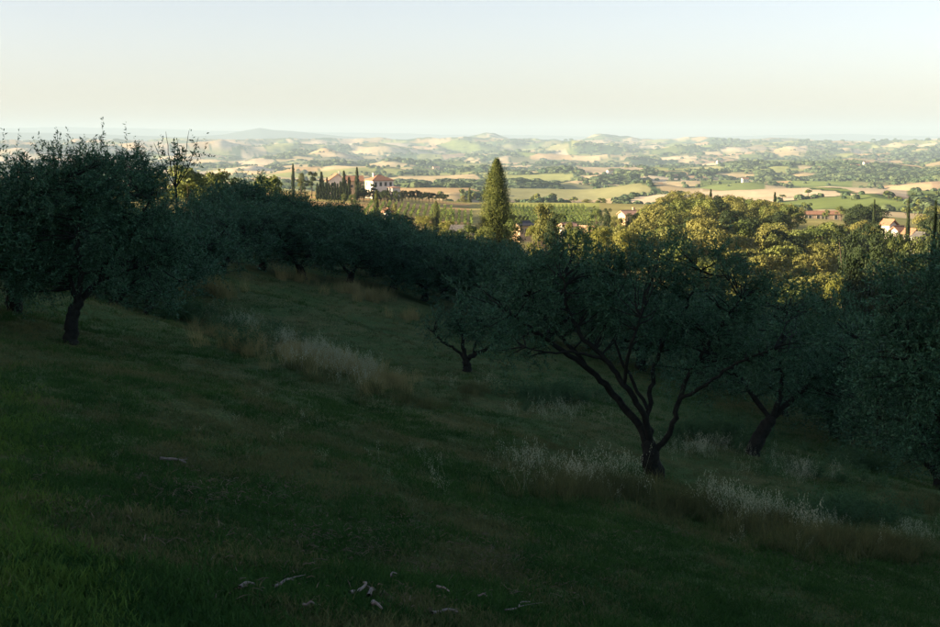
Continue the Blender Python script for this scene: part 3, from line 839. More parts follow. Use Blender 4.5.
# ------------------------------------------------------------------ middle distance: trees
P_OAK = [broad_meshes(200 + i, H=9.5, W=8.5, n=5200, mat='oak_leaf') for i in range(4)]
P_GREEN = [broad_meshes(220 + i, H=9.0, W=7.5, n=5200, mat='green_leaf') for i in range(3)]
P_GOLD = [broad_meshes(240 + i, H=9.0, W=8.0, n=5200, leaf=0.30, mat='gold_leaf', low=0.06) for i in range(2)]
P_DARK = [broad_meshes(260 + i, H=9.0, W=7.0, n=4200, mat='dark_leaf') for i in range(2)]
P_PINE = broad_meshes(280, H=10, W=6, n=4200, mat='dark_leaf', lobes=10, low=0.3)
P_SHRUB = [broad_meshes(300 + i, H=7.0, W=7.0, n=4400, leaf=0.26, mat='green_leaf', lobes=12, low=0.02) for i in range(2)]
P_SPIRE = [cypress_meshes(400 + i, H=9, W=1.7, tufts=130, per=26, leaf=0.34, mat='dark_leaf', taper=2.6) for i in range(2)]
P_SPIREG = cypress_meshes(410, H=9, W=1.9, tufts=130, per=26, leaf=0.34, mat='cypress_leaf', taper=2.4)
P_CONE = cypress_meshes(420, H=9, W=4.4, tufts=150, per=30, leaf=0.3, mat='cypress_leaf', taper=1.2)

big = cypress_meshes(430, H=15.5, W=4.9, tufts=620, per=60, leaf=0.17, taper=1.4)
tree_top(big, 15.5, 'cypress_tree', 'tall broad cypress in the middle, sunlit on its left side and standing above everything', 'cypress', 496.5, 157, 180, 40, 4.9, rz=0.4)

G_MID = 'trees between the olive rows and the fields'
mid = [  # parts, H0, W0, px, top, Y, width px, label
    (P_GREEN[0], 9, 7.5, 190, 164.5, 158, 56, 'wide rounded tree at the left, its yellow-green top in the sun'),
    (P_GREEN[2], 9, 7.5, 216, 170, 166, 40, 'dark-sided round tree joining the wide sunlit one at the left'),
    (P_GREEN[1], 9, 7.5, 268, 171.5, 172, 44, 'round tree with an ochre sunlit top left of the villa pines'),
    (P_DARK[0], 9, 7, 243, 176, 150, 40, 'dark low tree between the two sunlit round trees'),
    (P_OAK[0], 9.5, 8.5, 160, 172, 170, 34, 'small sunlit tree under the bare shoots at the left'),
    (P_OAK[1], 9.5, 8.5, 545, 194, 205, 31, 'rounded golden tree right of the tall cypress, dark on one side'),
    (P_DARK[1], 9, 7, 556, 204, 196, 28, 'darker tree overlapping the rounded golden tree'),
    (P_SHRUB[0], 7, 7, 513, 213, 176, 22, 'dark bush at the foot of the tall cypress, right side'),
    (P_SHRUB[1], 7, 7, 484, 222, 172, 22, 'grey-green bush at the foot of the tall cypress, left side'),
    (P_GOLD[0], 9, 8, 534, 221, 215, 22, 'yellow shrub in the sun between cypress and rounded tree'),
    (P_GREEN[0], 9, 7.5, 576, 222, 190, 30, 'shaded grey-green tree below the farm roofs'),
    (P_GOLD[1], 9, 8, 600, 222, 215, 34, 'pale yellow-green bush left of the sunlit wood'),
    (P_GOLD[0], 9, 8, 628, 226, 212, 36, 'sunlit feathery bush at the near corner of the wood'),
    (P_DARK[0], 9, 7, 607, 204, 330, 11, 'slim dark tree left of the farmhouse with the pale side wall'),
    (P_DARK[1], 9, 7, 633, 208, 300, 20, 'dark tree in front of the farmhouse wall'),
    (P_GREEN[1], 9, 7.5, 596, 207, 380, 16, 'green tree behind the pinkish farm roof'),
    (P_OAK[1], 9.5, 8.5, 801, 207, 500, 12, 'small golden tree at the left end of the long barn'),
    (P_GREEN[2], 9, 7.5, 826, 209.5, 510, 8, 'small green tree in front of the long barn'),
    (P_GREEN[0], 9, 7.5, 841, 206, 520, 14, 'rounded tree at the right end of the long barn'),
    (P_GREEN[0], 9, 7.5, 579, 221, 245, 18, 'low green tree hiding the wall of the pinkish shed'),
    (P_OAK[3], 9.5, 8.5, 614, 212.5, 320, 12, 'small ochre tree at the sunlit wall of the farmhouse'),
    (P_GREEN[1], 9, 7.5, 592, 219, 240, 22, 'green tree in front of the pinkish shed'),
    (P_OAK[0], 9.5, 8.5, 570, 216, 250, 16, 'olive-gold tree left of the pinkish shed'),
    (P_GREEN[2], 9, 7.5, 648, 205, 370, 20, 'rounded tree against the right end of the farmhouse'),
    (P_OAK[1], 9.5, 8.5, 622, 214, 300, 16, 'golden tree before the left end of the farmhouse'),
    (P_OAK[2], 9.5, 8.5, 588, 199, 640, 13, 'small ochre tree on the edge above the vineyard'),
    (P_GREEN[2], 9, 7.5, 601, 198, 660, 12, 'small round green tree on the edge above the vineyard'),
    (P_GOLD[1], 9, 8, 425, 214, 330, 22, 'golden bush under the dirt track'),
    (P_GOLD[0], 9, 8, 447, 220, 280, 26, 'golden bush below the small cone cypress'),
    (P_GREEN[0], 9, 7.5, 466, 224, 215, 28, 'bush in half shade left of the tall cypress'),
    (P_DARK[0], 9, 7, 452, 229, 190, 30, 'dark bush in front of the slate-coloured roof'),
    (P_CONE, 9, 4.4, 436, 201, 330, 12, 'small cone-shaped cypress beside the vineyard'),
    (P_CONE, 9, 4.4, 469.5, 187.5, 700, 6, 'tiny cypress past the far end of the vineyard'),
    (P_OAK[3], 9.5, 8.5, 464, 193, 705, 9, 'brownish tree beside the tiny cypress'),
    (P_SPIREG, 9, 1.9, 376.5, 190, 380, 5, 'narrow sunlit cypress in front of the villa'),
    (P_OAK[3], 9.5, 8.5, 394, 201, 360, 5, 'thin brownish tree right of the white hut'),
    (P_SHRUB[0], 7, 7, 344, 192.5, 470, 6, 'round yellow-green shrub on the terrace road'),
    (P_GREEN[2], 9, 7.5, 353, 192.5, 440, 9, 'rounded bush at the terrace below the cypress hedge'),
    (P_DARK[1], 9, 7, 350, 203, 250, 34, 'dark tree mass below the second dirt terrace'),
    (P_DARK[0], 9, 7, 372, 210, 230, 32, 'dark tree mass in front of the white hut'),
    (P_DARK[1], 9, 7, 401, 213, 235, 30, 'dark tree mass right of the white hut'),
    (P_GREEN[1], 9, 7.5, 320, 205, 240, 26, 'half-lit tree under the terrace at the left of the vineyard'),
    (P_OAK[1], 9.5, 8.5, 301, 169.5, 520, 9, 'brownish pine-shaped tree left of the villa'),
    (P_PINE, 10, 6, 312, 169.5, 520, 12, 'dark umbrella-shaped pine left of the villa'),
    (P_PINE, 10, 6, 305, 178, 515, 11, 'low dark pine between the two taller ones'),
    (P_SPIRE[0], 9, 1.7, 293.5, 163.5, 520, 3.2, 'needle-thin cypress at the left end of the villa garden'),
    (P_SPIRE[1], 9, 1.7, 321.8, 171.5, 520, 4.4, 'pointed cypress at the left end of the villa hedge'),
    (P_SPIRE[0], 9, 1.7, 327.2, 177, 520, 3, 'thin cypress left of the white gable'),
    (P_SPIRE[1], 9, 1.7, 344.3, 170.5, 508, 4.2, 'tall cypress against the right side of the white gable'),
    (P_SPIRE[0], 9, 1.7, 349.3, 176.5, 508, 4.2, 'cypress in front of the low tiled roof'),
    (P_SPIRE[1], 9, 1.7, 357.2, 167, 505, 4.2, 'tallest cypress between the two white houses'),
    (P_PINE, 10, 6, 373, 182.5, 505, 9, 'sparse dark tree in front of the villa wall'),
    (P_DARK[0], 9, 7, 364, 187.5, 505, 11, 'dark garden shrub left of the villa front'),
    (P_DARK[1], 9, 7, 385, 189.5, 500, 12, 'dark garden shrub under the villa windows'),
    (P_DARK[0], 9, 7, 361, 180, 540, 8, 'reddish-dark tree behind the low tiled roof'),
]
for parts, H0, W0, px, top, Yd, w, lab in mid:
    cat = 'cypress' if parts in P_SPIRE or parts is P_SPIREG or parts is P_CONE else ('shrub' if ('bush' in lab or 'shrub' in lab) else 'tree')
    nm = {'cypress': 'cypress_tree', 'shrub': 'shrub', 'tree': 'broadleaf_tree'}[cat]
    if 'pine' in lab: nm = 'pine_tree'; cat = 'pine tree'
    tree_top(parts, H0, nm, lab, cat, px, top, Yd, w, W0)
# the clipped row of dark cypresses before the villa
for i, px in enumerate(np.arange(317.5, 347, 2.9)):
    tree_top(P_SPIRE[i % 2], 9, 'cypress_tree', 'dark cypress in the close-set hedge row in front of the white gabled house', 'cypress', px, 182.5 + random.uniform(-2.0, 1.0), 500, 3.6, 1.7, 'cypresses of the villa hedge row')
for i, px in enumerate(np.arange(359, 401, 3.6)):
    tree_top((P_GREEN[i % 3] if i % 3 else P_DARK[0]), 9, 'shrub', ('dark' if i % 3 == 0 else 'yellow-green') + ' garden shrub at the foot of ' + ('the low tiled house' if px < 366 else 'the villa, under its sunlit left wall' if px < 375 else 'the villa front' if px < 390 else 'the annex'), 'shrub', px, 189.6 + random.uniform(-1.3, 1.0), 512, 6.5, 7, 'garden shrubs at the foot of the villa')
# dark hedge bushes running right from the villa
for i, px in enumerate(np.arange(402, 449, 3.4)):
    tree_top(P_DARK[i % 2], 9, 'shrub', 'dark shrub of the hedge running right from the villa above the vineyard', 'shrub', px, 188.8 + (px - 402) * 0.115 + random.uniform(-1, 0.8), 540 + (px - 402) * 1.0, 7, 7, 'hedge shrubs right of the villa')
for i, px in enumerate(np.arange(510, 531, 4.2)):
    tree_top(P_DARK[i % 2], 9, 'shrub', 'dark shrub under the bright vineyard right of the tall cypress', 'shrub', px, 212.5 + random.uniform(-0.6, 0.6), 330, 7, 7, 'shrubs under the right-hand vineyard')

# slender spires at the right edge
leafy = cypress_meshes(450, H=12, W=1.9, tufts=170, per=24, leaf=0.22, mat='dark_leaf', taper=1.6)
tree_top(leafy, 12, 'cypress_tree', 'slender dark feathery spire rising at the right edge above the olives', 'cypress', 934, 171, 66, 15, 1.9)
tree_top(leafy, 12, 'cypress_tree', 'lower slender dark spire just left of the tallest one at the right edge', 'cypress', 925, 195, 70, 9, 1.9)
tree_top(P_SPIRE[0], 9, 'cypress_tree', 'short dark spire above the white houses', 'cypress', 905, 197, 260, 4, 1.7)
tree_top(P_SPIRE[1], 9, 'cypress_tree', 'small dark spire left of the white houses', 'cypress', 872, 199, 300, 3.4, 1.7)
tree_top(P_SPIRE[0], 9, 'cypress_tree', 'small cypress standing on the crest of the wood', 'cypress', 774, 192, 420, 3.6, 1.7)
tree_top(P_SPIRE[1], 9, 'cypress_tree', 'dark cypress among golden crowns at the top left of the wood', 'cypress', 710, 189, 400, 3.8, 1.7)

# ------------------------------------------------------------------ the wood on the right
pts = []
r_w = np.random.default_rng(77)
def top_limit(px):
    return np.interp(px, [600, 640, 650, 662, 675, 690, 715, 735, 763, 790, 805, 832, 842, 873, 878, 922, 930, 960], [234, 213, 205, 195, 187, 188, 191, 195.5, 199.5, 205, 216, 216, 204, 201, 226, 230, 206, 204])
tries = 0
while len(pts) < 235 and tries < 30000:
    tries += 1
    px = r_w.uniform(592, 975); Yd = 158 + 262 * r_w.random() ** 0.9
    near_lim = np.interp(px, [590, 640, 700, 760, 860, 980], [290, 216, 182, 162, 156, 150])
    if Yd < near_lim: continue
    if px < 650 and Yd > 280: continue
    if 790 < px < 852 and Yd > 300: continue
    if 874 < px < 926 and Yd > 250: continue
    X = (px - 470) / F * Yd
    sp = np.interp(Yd, [150, 260, 420], [6.6, 7.6, 9.5])
    if any((X - a) ** 2 + (Yd - b_) ** 2 < sp * sp for a, b_, *_ in pts): continue
    pts.append((X, Yd, px))
for i, (X, Yd, px) in enumerate(pts):
    Z = float(terrain(X, Yd))
    Hh = r_w.uniform(7.5, 11.0)
    # keep below the outline of the wood
    zl = ray(px, top_limit(px))[1] * Yd
    Hh = min(Hh, zl - Z)
    if Hh < 3.5: continue
    k = r_w.random()
    yellow = px < 800 and Yd > 190
    if Yd > 300: zone = 'on the crest of the wood'
    elif Yd > 220: zone = 'in the middle of the wood'
    else: zone = 'along the near edge of the wood'
    side = next(t_ for lim, t_ in ((640, 'near the farmhouse'), (665, 'at its left shoulder'), (690, 'below its highest crowns'), (720, 'left of the orange bush'), (750, 'left of the middle'), (780, 'under the pale stubble field'),
                (805, 'before the long barn'), (835, 'under the clearing'), (870, 'left of the white houses'), (905, 'below the white houses'), (2000, 'by the right edge')) if px < lim)
    size_ = 'tall' if Hh > 9.6 else ('middling' if Hh > 7.6 else 'low')
    if px > 835 and k > 0.35: k = 0.95  # right-hand shade put into leaf colour: most trees here go dark
    if k < (0.62 if yellow else 0.35): parts, H0, c = P_OAK[i % 4], 9.5, 'golden-brown leafy tree'
    elif k < 0.84: parts, H0, c = P_GREEN[i % 3], 9.0, 'rounded yellow-green tree'
    else: parts, H0, c = P_DARK[i % 2], 9.0, 'dark green shade-toned tree'  # dark kind; its raised share also paints shaded gaps between crowns
    s = Hh / H0
    place_tree('broadleaf_tree', f'{size_} {c} {zone}, {side}', 'tree', X, Yd, Z, parts, 'trees of the wood on the right', r_w.uniform(0, 6.28), (s * r_w.uniform(0.85, 1.15), s * r_w.uniform(0.85, 1.15), s))
tree_top(P_GOLD[0], 9, 'shrub', 'bright orange-yellow bush at the foot of the wood', 'shrub', 833, 271, 158, 20, 8)
for px, top, Yd, w, lab in ((858, 229, 110, 56, 'tall shaded tree below the white houses, left one of three'), (898, 232, 100, 66, 'tall shaded tree below the white houses, middle of three'), (946, 206, 105, 62, 'tall shaded tree at the right edge below the slender spire')):
    tree_top(P_DARK[px % 2], 9, 'broadleaf_tree', lab, 'tree', px, top, Yd, w, 7)
for px, top, Yd, w, lab, pp in ((846, 214, 190, 34, 'half-lit tree in shade-toned dark leaves left of the white houses', P_DARK[0]), (868, 208, 185, 30, 'taller half-lit tree in shade-toned dark leaves just left of the white houses', P_DARK[1]), (936, 203, 200, 34, 'half-lit tree in shade-toned dark leaves behind the slender spires at the right edge', P_DARK[0])):
    tree_top(pp, 9, 'broadleaf_tree', lab, 'tree', px, top, Yd, w, 7.5)  # shade painted into the leaf colour keeps these trees dim
for px, top, lab in ((880, 222, 'bush hiding the foot of the leftmost white house'), (889, 224.5, 'bush between the two leftmost white houses'), (899, 226, 'bush below the second white house'), (912, 229, 'bush below the narrow white house'), (924, 227, 'bush right of the greyest house')):
    tree_top(P_GREEN[px % 3], 9, 'shrub', lab, 'shrub', px, top, 236, 17, 7.5)

# trees scattered singly over the near valley
def far_tree(i, px, Yd, hgt, wid, lab, parts, H0, W0, name='broadleaf_tree', cat='tree', group='single trees of the near valley'):
    X, Y, Z = foot(px, Yd)
    place_tree(name, lab, cat, X, Y, Z, parts, group, random.uniform(0, 6.28), (wid / W0, wid / W0, hgt / H0))
P_LOW = [broad_meshes(500 + i, H=8, W=8, n=260, leaf=1.5, mat='green_leaf', lobes=7, low=0.05) for i in range(3)]
r_v = np.random.default_rng(5)
cnt = 0
while cnt < 60:
    px = r_v.uniform(430, 940); Yd = math.exp(r_v.uniform(math.log(700), math.log(1150)))
    X = (px - 470) / F * Yd
    if fbm(np.array(X / 60.0), np.array(Yd / 60.0), 2, 7) < -0.05 or (700 < px < 905 and r_v.random() > 0.25): continue
    far_tree(cnt, px, Yd, r_v.uniform(3.5, 7), r_v.uniform(5, 9), ('tall' if cnt % 3 == 0 else 'low') + (' olive-green' if cnt % 2 else ' round') + ' tree on the near valley floor ' + ('beyond the villa hedge' if px < 490 else 'beyond the tall cypress' if px < 540 else 'behind the rounded golden tree' if px < 580 else 'behind the sheds' if px < 615 else 'behind the farmhouse' if px < 660 else 'above the highest crowns of the wood' if px < 720 else 'over the middle of the wood' if px < 800 else 'above the long barn' if px < 850 else 'above the white houses' if px < 910 else 'at the right edge'), P_LOW[cnt % 3], 8, 8)
    cnt += 1

# ------------------------------------------------------------------ geometry-node scatter for what nobody could count
def scatter(name, P, rot, scl, protos_, idx, tint=None, mat=None):
    me = bpy.data.meshes.new(name)
    P = np.asarray(P, np.float32); n = len(P)
    me.vertices.add(n); me.vertices.foreach_set('co', P.ravel())
    for k, kind, arr in (('rot', 'FLOAT_VECTOR', rot), ('scl', 'FLOAT_VECTOR', scl), ('idx', 'INT', idx), ('itint', 'FLOAT', tint if tint is not None else np.zeros(n))):
        a = me.attributes.new(k, kind, 'POINT')
        a.data.foreach_set('vector' if kind == 'FLOAT_VECTOR' else 'value', np.asarray(arr, np.int32 if kind == 'INT' else np.float32).ravel())
    o = obj(name, me); o['kind'] = 'stuff'
    ng = bpy.data.node_groups.new(name + '_scatter', 'GeometryNodeTree')
    ng.interface.new_socket('Geometry', in_out='INPUT', socket_type='NodeSocketGeometry')
    ng.interface.new_socket('Geometry', in_out='OUTPUT', socket_type='NodeSocketGeometry')
    N = ng.nodes; L = ng.links
    gi = N.new('NodeGroupInput'); go = N.new('NodeGroupOutput'); io = N.new('GeometryNodeInstanceOnPoints')
    L.new(gi.outputs[0], io.inputs['Points'])
    j = N.new('GeometryNodeJoinGeometry')
    for pm in reversed(protos_):
        po = bpy.data.objects.new(name + '_clump', pm)
        oi = N.new('GeometryNodeObjectInfo'); oi.inputs['Object'].default_value = po; oi.inputs['As Instance'].default_value = True
        L.new(oi.outputs['Geometry'], j.inputs[0])
    L.new(j.outputs[0], io.inputs['Instance'])
    io.inputs['Pick Instance'].default_value = True
    def na(nm, ty):
        a = N.new('GeometryNodeInputNamedAttribute'); a.data_type = ty; a.inputs['Name'].default_value = nm
        return a.outputs[0]
    L.new(na('idx', 'INT'), io.inputs['Instance Index'])
    L.new(na('rot', 'FLOAT_VECTOR'), io.inputs['Rotation'])
    L.new(na('scl', 'FLOAT_VECTOR'), io.inputs['Scale'])
    L.new(io.outputs[0], go.inputs[0])
    md = o.modifiers.new('scatter', 'NODES'); md.node_group = ng
    return o

def blade_tuft(seed, n, rad, h0, h1, w, mat, lean=0.35, segs=2):
    r = np.random.default_rng(seed)
    a = r.random(n) * 6.28; d = rad * np.sqrt(r.random(n))
    P = np.stack([np.cos(a) * d, np.sin(a) * d, np.full(n, -0.02)], 1)
    hh = h0 + (h1 - h0) * r.random(n)
    D = unit(np.stack([r.normal(size=n) * lean, r.normal(size=n) * lean, np.ones(n)], 1))
    side = unit(np.cross(D, unit(r.normal(size=(n, 3))))) * w * (0.7 + 0.6 * r.random(n))[:, None]
    bend = unit(np.stack([r.normal(size=n), r.normal(size=n), np.zeros(n)], 1)) * (hh * 0.35 * r.random(n))[:, None]
    m = P + D * hh[:, None] * 0.55
    t = P + D * hh[:, None] + bend - np.array([0, 0, 0.15]) * hh[:, None] * r.random((n, 1))
    V = np.stack([P - side, P + side, m + side * 0.8, m - side * 0.8, t], 1).reshape(-1, 3)
    i = np.arange(n)[:, None] * 5
    Q = i + [0, 1, 2, 3]; T = i + [3, 2, 4]
    tint = np.repeat(r.random(n), 5)
    return mesh_np('tuft', V, Q, T, mat, False, {'tint': ('FLOAT', tint)})

def mat_grass(name, c1, c2, rough=0.9, trans=0.25):
    m, n, l, p = nt_new(name)
    at = n.new('ShaderNodeAttribute'); at.attribute_name = 'tint'
    oi = n.new('ShaderNodeObjectInfo')
    geo = n.new('ShaderNodeNewGeometry')
    t = noise(n, l, 0.7, 4, geo.outputs['Position'], 0.6)
    a = n.new('ShaderNodeMath'); a.operation = 'ADD'; l.new(at.outputs['Fac'], a.inputs[0]); l.new(oi.outputs['Random'], a.inputs[1])
    b = n.new('ShaderNodeMath'); b.operation = 'MULTIPLY_ADD'; b.inputs[1].default_value = 0.3; b.inputs[2].default_value = -0.5; l.new(a.outputs[0], b.inputs[0])
    c = n.new('ShaderNodeMath'); c.operation = 'MULTIPLY_ADD'; c.inputs[1].default_value = 1.4; l.new(t.outputs[0], c.inputs[0]); l.new(b.outputs[0], c.inputs[2])
    c.use_clamp = True
    col = mix(n, l, c1, c2, c.outputs[0])
    p.inputs['Roughness'].default_value = rough; p.inputs['Specular IOR Level'].default_value = 0.15
    l.new(col, p.inputs['Base Color'])
    tr = n.new('ShaderNodeBsdfTranslucent'); l.new(col, tr.inputs['Color'])
    ms = n.new('ShaderNodeMixShader'); ms.inputs[0].default_value = trans
    l.new(p.outputs[0], ms.inputs[1]); l.new(tr.outputs[0], ms.inputs[2]); l.new(ms.outputs[0], n['Material Output'].inputs['Surface'])
    return m
M['grass'] = mat_grass('green_grass', (0.006, 0.040, 0.007), (0.044, 0.108, 0.022))
M['grass_bright'] = mat_grass('fresh_grass', (0.028, 0.090, 0.014), (0.095, 0.165, 0.028))
M['grass_dry'] = mat_grass('dry_grass', (0.032, 0.058, 0.018), (0.125, 0.138, 0.052))
M['straw'] = mat_grass('straw_grass', (0.12, 0.135, 0.048), (0.29, 0.27, 0.115))
M['oat'] = mat_grass('seed_heads', (0.17, 0.23, 0.13), (0.38, 0.42, 0.28))
M['weed'] = mat_grass('green_weed', (0.03, 0.085, 0.035), (0.06, 0.12, 0.045))

def rots(n, r, tilt=0.15):
    return np.stack([r.normal(size=n) * tilt, r.normal(size=n) * tilt, r.random(n) * 6.28], 1)

# mown grass of the slope
r_g = np.random.default_rng(9)
NG = 40000
Yg = np.exp(r_g.uniform(math.log(5.5), math.log(80), NG)); Sg = r_g.uniform(-0.40, 0.40, NG)
Xg = Sg * Yg; Zg = terrain(Xg, Yg)
patch = fbm(Xg * 0.6, Yg * 0.45, 5, 201, 0.65) + 0.4 * fbm(Xg * 1.5, Yg * 1.5, 3, 202)
fresh = (r_g.random(NG) < smooth(-0.30, -0.365, Sg + 0.06 * fbm(Xg * 0.5, Yg * 0.5, 4, 4)) * (1 - smooth(14, 24, Yg)) * (0.25 + 0.75 * vnoise(Xg * 1.3, Yg * 0.9, 44)) * 0.9)
isdry = (patch + 0.30 * (r_g.random(NG) - 0.5)) > np.interp(Yg, [8, 18, 30, 60], [0.24, 0.20, 0.02, -0.06]) + 0.25 * smooth(5, 12, Xg)
for nm, mk, mt, hh in (('grass', ~isdry & ~fresh, 'grass', (0.03, 0.085)), ('dry_grass', isdry & ~fresh, 'grass_dry', (0.025, 0.08)), ('fresh_grass', fresh, 'grass_bright', (0.035, 0.095))):
    k = np.where(mk)[0]; n = len(k)
    pr = [blade_tuft(600 + q, 46, 0.20, hh[0], hh[1], 0.0035, M[mt], 0.5) for q in range(4)]
    sc = (0.75 + 0.6 * r_g.random(n)) * np.interp(Yg[k], [8, 30, 72], [1.0, 1.25, 1.9])
    scatter(nm, np.stack([Xg[k], Yg[k], Zg[k]], 1), rots(n, r_g), np.stack([sc, sc, sc * 0.9], 1), pr, r_g.integers(0, 4, n))

def in_poly(n, poly, r):
    """random pixels inside a convex-ish pixel band given as list of (px,py,rx,ry) discs"""
    B = np.array(poly, float); w = B[:, 2] * B[:, 3]
    k = r.choice(len(B), n, p=w / w.sum()); a = r.random(n) * 6.28; q = np.abs(r.normal(size=n)) * 0.75
    return B[k, 0] + np.cos(a) * q * B[k, 2], B[k, 1] + np.sin(a) * q * B[k, 3]

def oat_mesh(seed, n=4, h0=0.30, h1=0.75):
    """stalks with nodding, branched seed heads"""
    r = np.random.default_rng(seed)
    b = []; 
    V = []; T = []; Q = []; c = 0
    for k in range(n):
        a = r.random() * 6.28; d = 0.25 * r.random()
        base = np.array([math.cos(a) * d, math.sin(a) * d, -0.03]); hh = h0 + (h1 - h0) * r.random()
        dr = unit(np.array([r.normal() * 0.26, r.normal() * 0.26, 1.0]))
        top = base + dr * hh; s = unit(np.cross(dr, r.normal(size=3))) * 0.003
        V += [base - s, base + s, top]; T.append((c, c + 1, c + 2)); c += 3
        m = 11
        for q in range(m):
            t = 0.60 + 0.42 * q / m; p0 = base + dr * hh * t
            az = r.random() * 6.28; od = np.array([math.cos(az), math.sin(az), 0.2]) * (0.05 * (1.25 - t))
            p1 = p0 + od * 1.6; dn = unit(np.array([od[0] * 4, od[1] * 4, -0.7 + 0.5 * r.random()]))
            L_ = 0.028 + 0.014 * r.random(); sd2 = unit(np.cross(dn, r.normal(size=3))) * 0.0065
            V += [p1, p1 + dn * L_ * 0.5 + sd2, p1 + dn * L_, p1 + dn * L_ * 0.5 - sd2]; Q.append((c, c + 1, c + 2, c + 3)); c += 4
    V = np.array(V)
    return mesh_np('oat_clump', V, Q, T, M['oat'], False, {'tint': ('FLOAT', r.random(len(V)))})

def weed_mesh(seed, n=26, h=0.5):
    r = np.random.default_rng(seed)
    a = r.random(n) * 6.28; st = np.stack([np.cos(a) * 0.18 * r.random(n), np.sin(a) * 0.18 * r.random(n), np.zeros(n)], 1)
    D = unit(np.stack([r.normal(size=n) * 0.4, r.normal(size=n) * 0.4, np.ones(n)], 1)); L_ = h * (0.5 + 0.7 * r.random(n))
    m = 12; t = np.linspace(0.15, 1, m)
    P = (st[:, None] + D[:, None] * (L_[:, None] * t)[..., None]).reshape(-1, 3)
    Dl = unit(np.repeat(D, m, 0) * 0.5 + r.normal(size=(n * m, 3)) * 0.7)
    V, Q = leaf_quads(P, Dl, 0.06 * (0.6 + 0.8 * r.random(n * m)), 0.022 * np.ones(n * m), 0.0, r)
    return mesh_np('weed_clump', V, Q, None, M['weed'], False, {'tint': ('FLOAT', np.repeat(r.random(n * m), 4))})

def stuff_at(name, n, discs, protos_, seed, smin, smax, tilt=0.08, zs=1.0, y0=6, y1=110):
    r = np.random.default_rng(seed)
    px, py = in_poly(n, discs, r)
    X, Y = on_ground(px, py, y0, y1); ok = ~np.isnan(Y); X = X[ok]; Y = Y[ok]
    X = X + r.normal(size=len(X)) * 0.15; Y = Y + r.normal(size=len(Y)) * 0.3
    s = r.uniform(smin, smax, len(X))
    scatter(name, np.stack([X, Y, terrain(X, Y)], 1), rots(len(X), r, tilt), np.stack([s, s, s * zs], 1), protos_, r.integers(0, len(protos_), len(X)))

oats = [oat_mesh(700 + i) for i in range(4)]
weeds = [weed_mesh(720 + i) for i in range(3)]
straws = [blade_tuft(740 + i, 60, 0.22, 0.35, 0.85, 0.0032, M['straw'], 0.25) for i in range(3)]
dulls = [blade_tuft(750 + i, 60, 0.22, 0.25, 0.65, 0.004, M['grass_dry'], 0.28) for i in range(3)]

stuff_at('wild_oats', 520, [(582, 487, 46, 7), (530, 470, 22, 6), (612, 478, 22, 6), (722, 507, 30, 8), (760, 520, 38, 8), (820, 532, 36, 7), (312, 362, 32, 7), (280, 350, 18, 6), (365, 385, 22, 5),
                           (450, 385, 12, 5), (490, 385, 14, 5), (560, 415, 40, 8), (700, 452, 60, 8), (910, 540, 25, 6), (212, 318, 20, 6), (800, 475, 60, 10)], oats, 21, 0.55, 1.2)
stuff_at('wild_oats', 45, [(250, 335, 140, 20), (560, 440, 120, 40), (430, 470, 180, 40), (300, 420, 160, 50), (800, 560, 120, 30)], oats, 22, 0.3, 0.7)
stuff_at('straw_grass', 130, [(205, 290, 26, 6), (190, 292, 20, 5), (222, 297, 14, 5), (350, 293, 14, 4), (372, 300, 16, 4), (300, 280, 20, 3), (410, 318, 20, 3)], straws, 23, 0.9, 1.6)
stuff_at('tall_dry_grass', 700, [(300, 368, 30, 6), (340, 378, 30, 5), (380, 392, 30, 5), (250, 345, 30, 7), (210, 325, 26, 7), (560, 492, 50, 9), (610, 492, 50, 9), (690, 512, 40, 9), (750, 530, 50, 9), (820, 545, 60, 9), (890, 550, 50, 9), (430, 405, 40, 5), (470, 392, 30, 6), (920, 505, 40, 12)], dulls, 24, 0.45, 0.95)
stuff_at('green_weeds', 420, [(190, 318, 34, 9), (230, 335, 30, 9), (265, 345, 24, 7), (160, 305, 28, 7), (140, 300, 24, 6), (840, 520, 60, 6), (560, 400, 50, 8), (720, 440, 60, 10), (860, 470, 60, 12)], weeds, 25, 0.9, 1.7)

bank = [(225, 336, 22, 6), (255, 346, 22, 6), (290, 356, 22, 6), (322, 364, 22, 6), (352, 374, 22, 6), (385, 386, 20, 5)]
stuff_at('bank_grass', 520, bank, straws, 26, 0.6, 1.05)
stuff_at('bank_oats', 330, [(280, 346, 20, 6), (312, 356, 22, 7), (340, 366, 22, 6), (366, 376, 18, 5), (240, 330, 18, 5)], oats, 27, 0.8, 1.5)

def litter_mesh(seed):
    r = np.random.default_rng(seed); n = 9; b = MB()
    for k in range(n):
        p = np.array([r.normal() * 0.22, r.normal() * 0.22, 0.05 + 0.05 * r.random()]); a = r.random() * 6.28; L_ = 0.03 + 0.11 * r.random() ** 2
        d = np.array([math.cos(a), math.sin(a), r.normal() * 0.25]) * L_
        b.tube([p, p + d * 0.5 + [0, 0, 0.01], p + d], [0.004, 0.0035, 0.002], 4)
    return b.mesh('litter', M['litter'])
M['litter'] = mat_simple('dry_litter', (0.15, 0.135, 0.085), (0.05, 0.046, 0.03), 9, 0.95)
lit = [litter_mesh(1000 + i) for i in range(4)]
stuff_at('twig_litter', 420, [(380, 606, 90, 9), (480, 600, 60, 10), (260, 598, 60, 9), (640, 545, 120, 14), (820, 570, 80, 14), (560, 600, 60, 16), (330, 540, 200, 40), (200, 500, 160, 50), (500, 560, 160, 30)], lit, 61, 0.45, 1.0, y0=5)

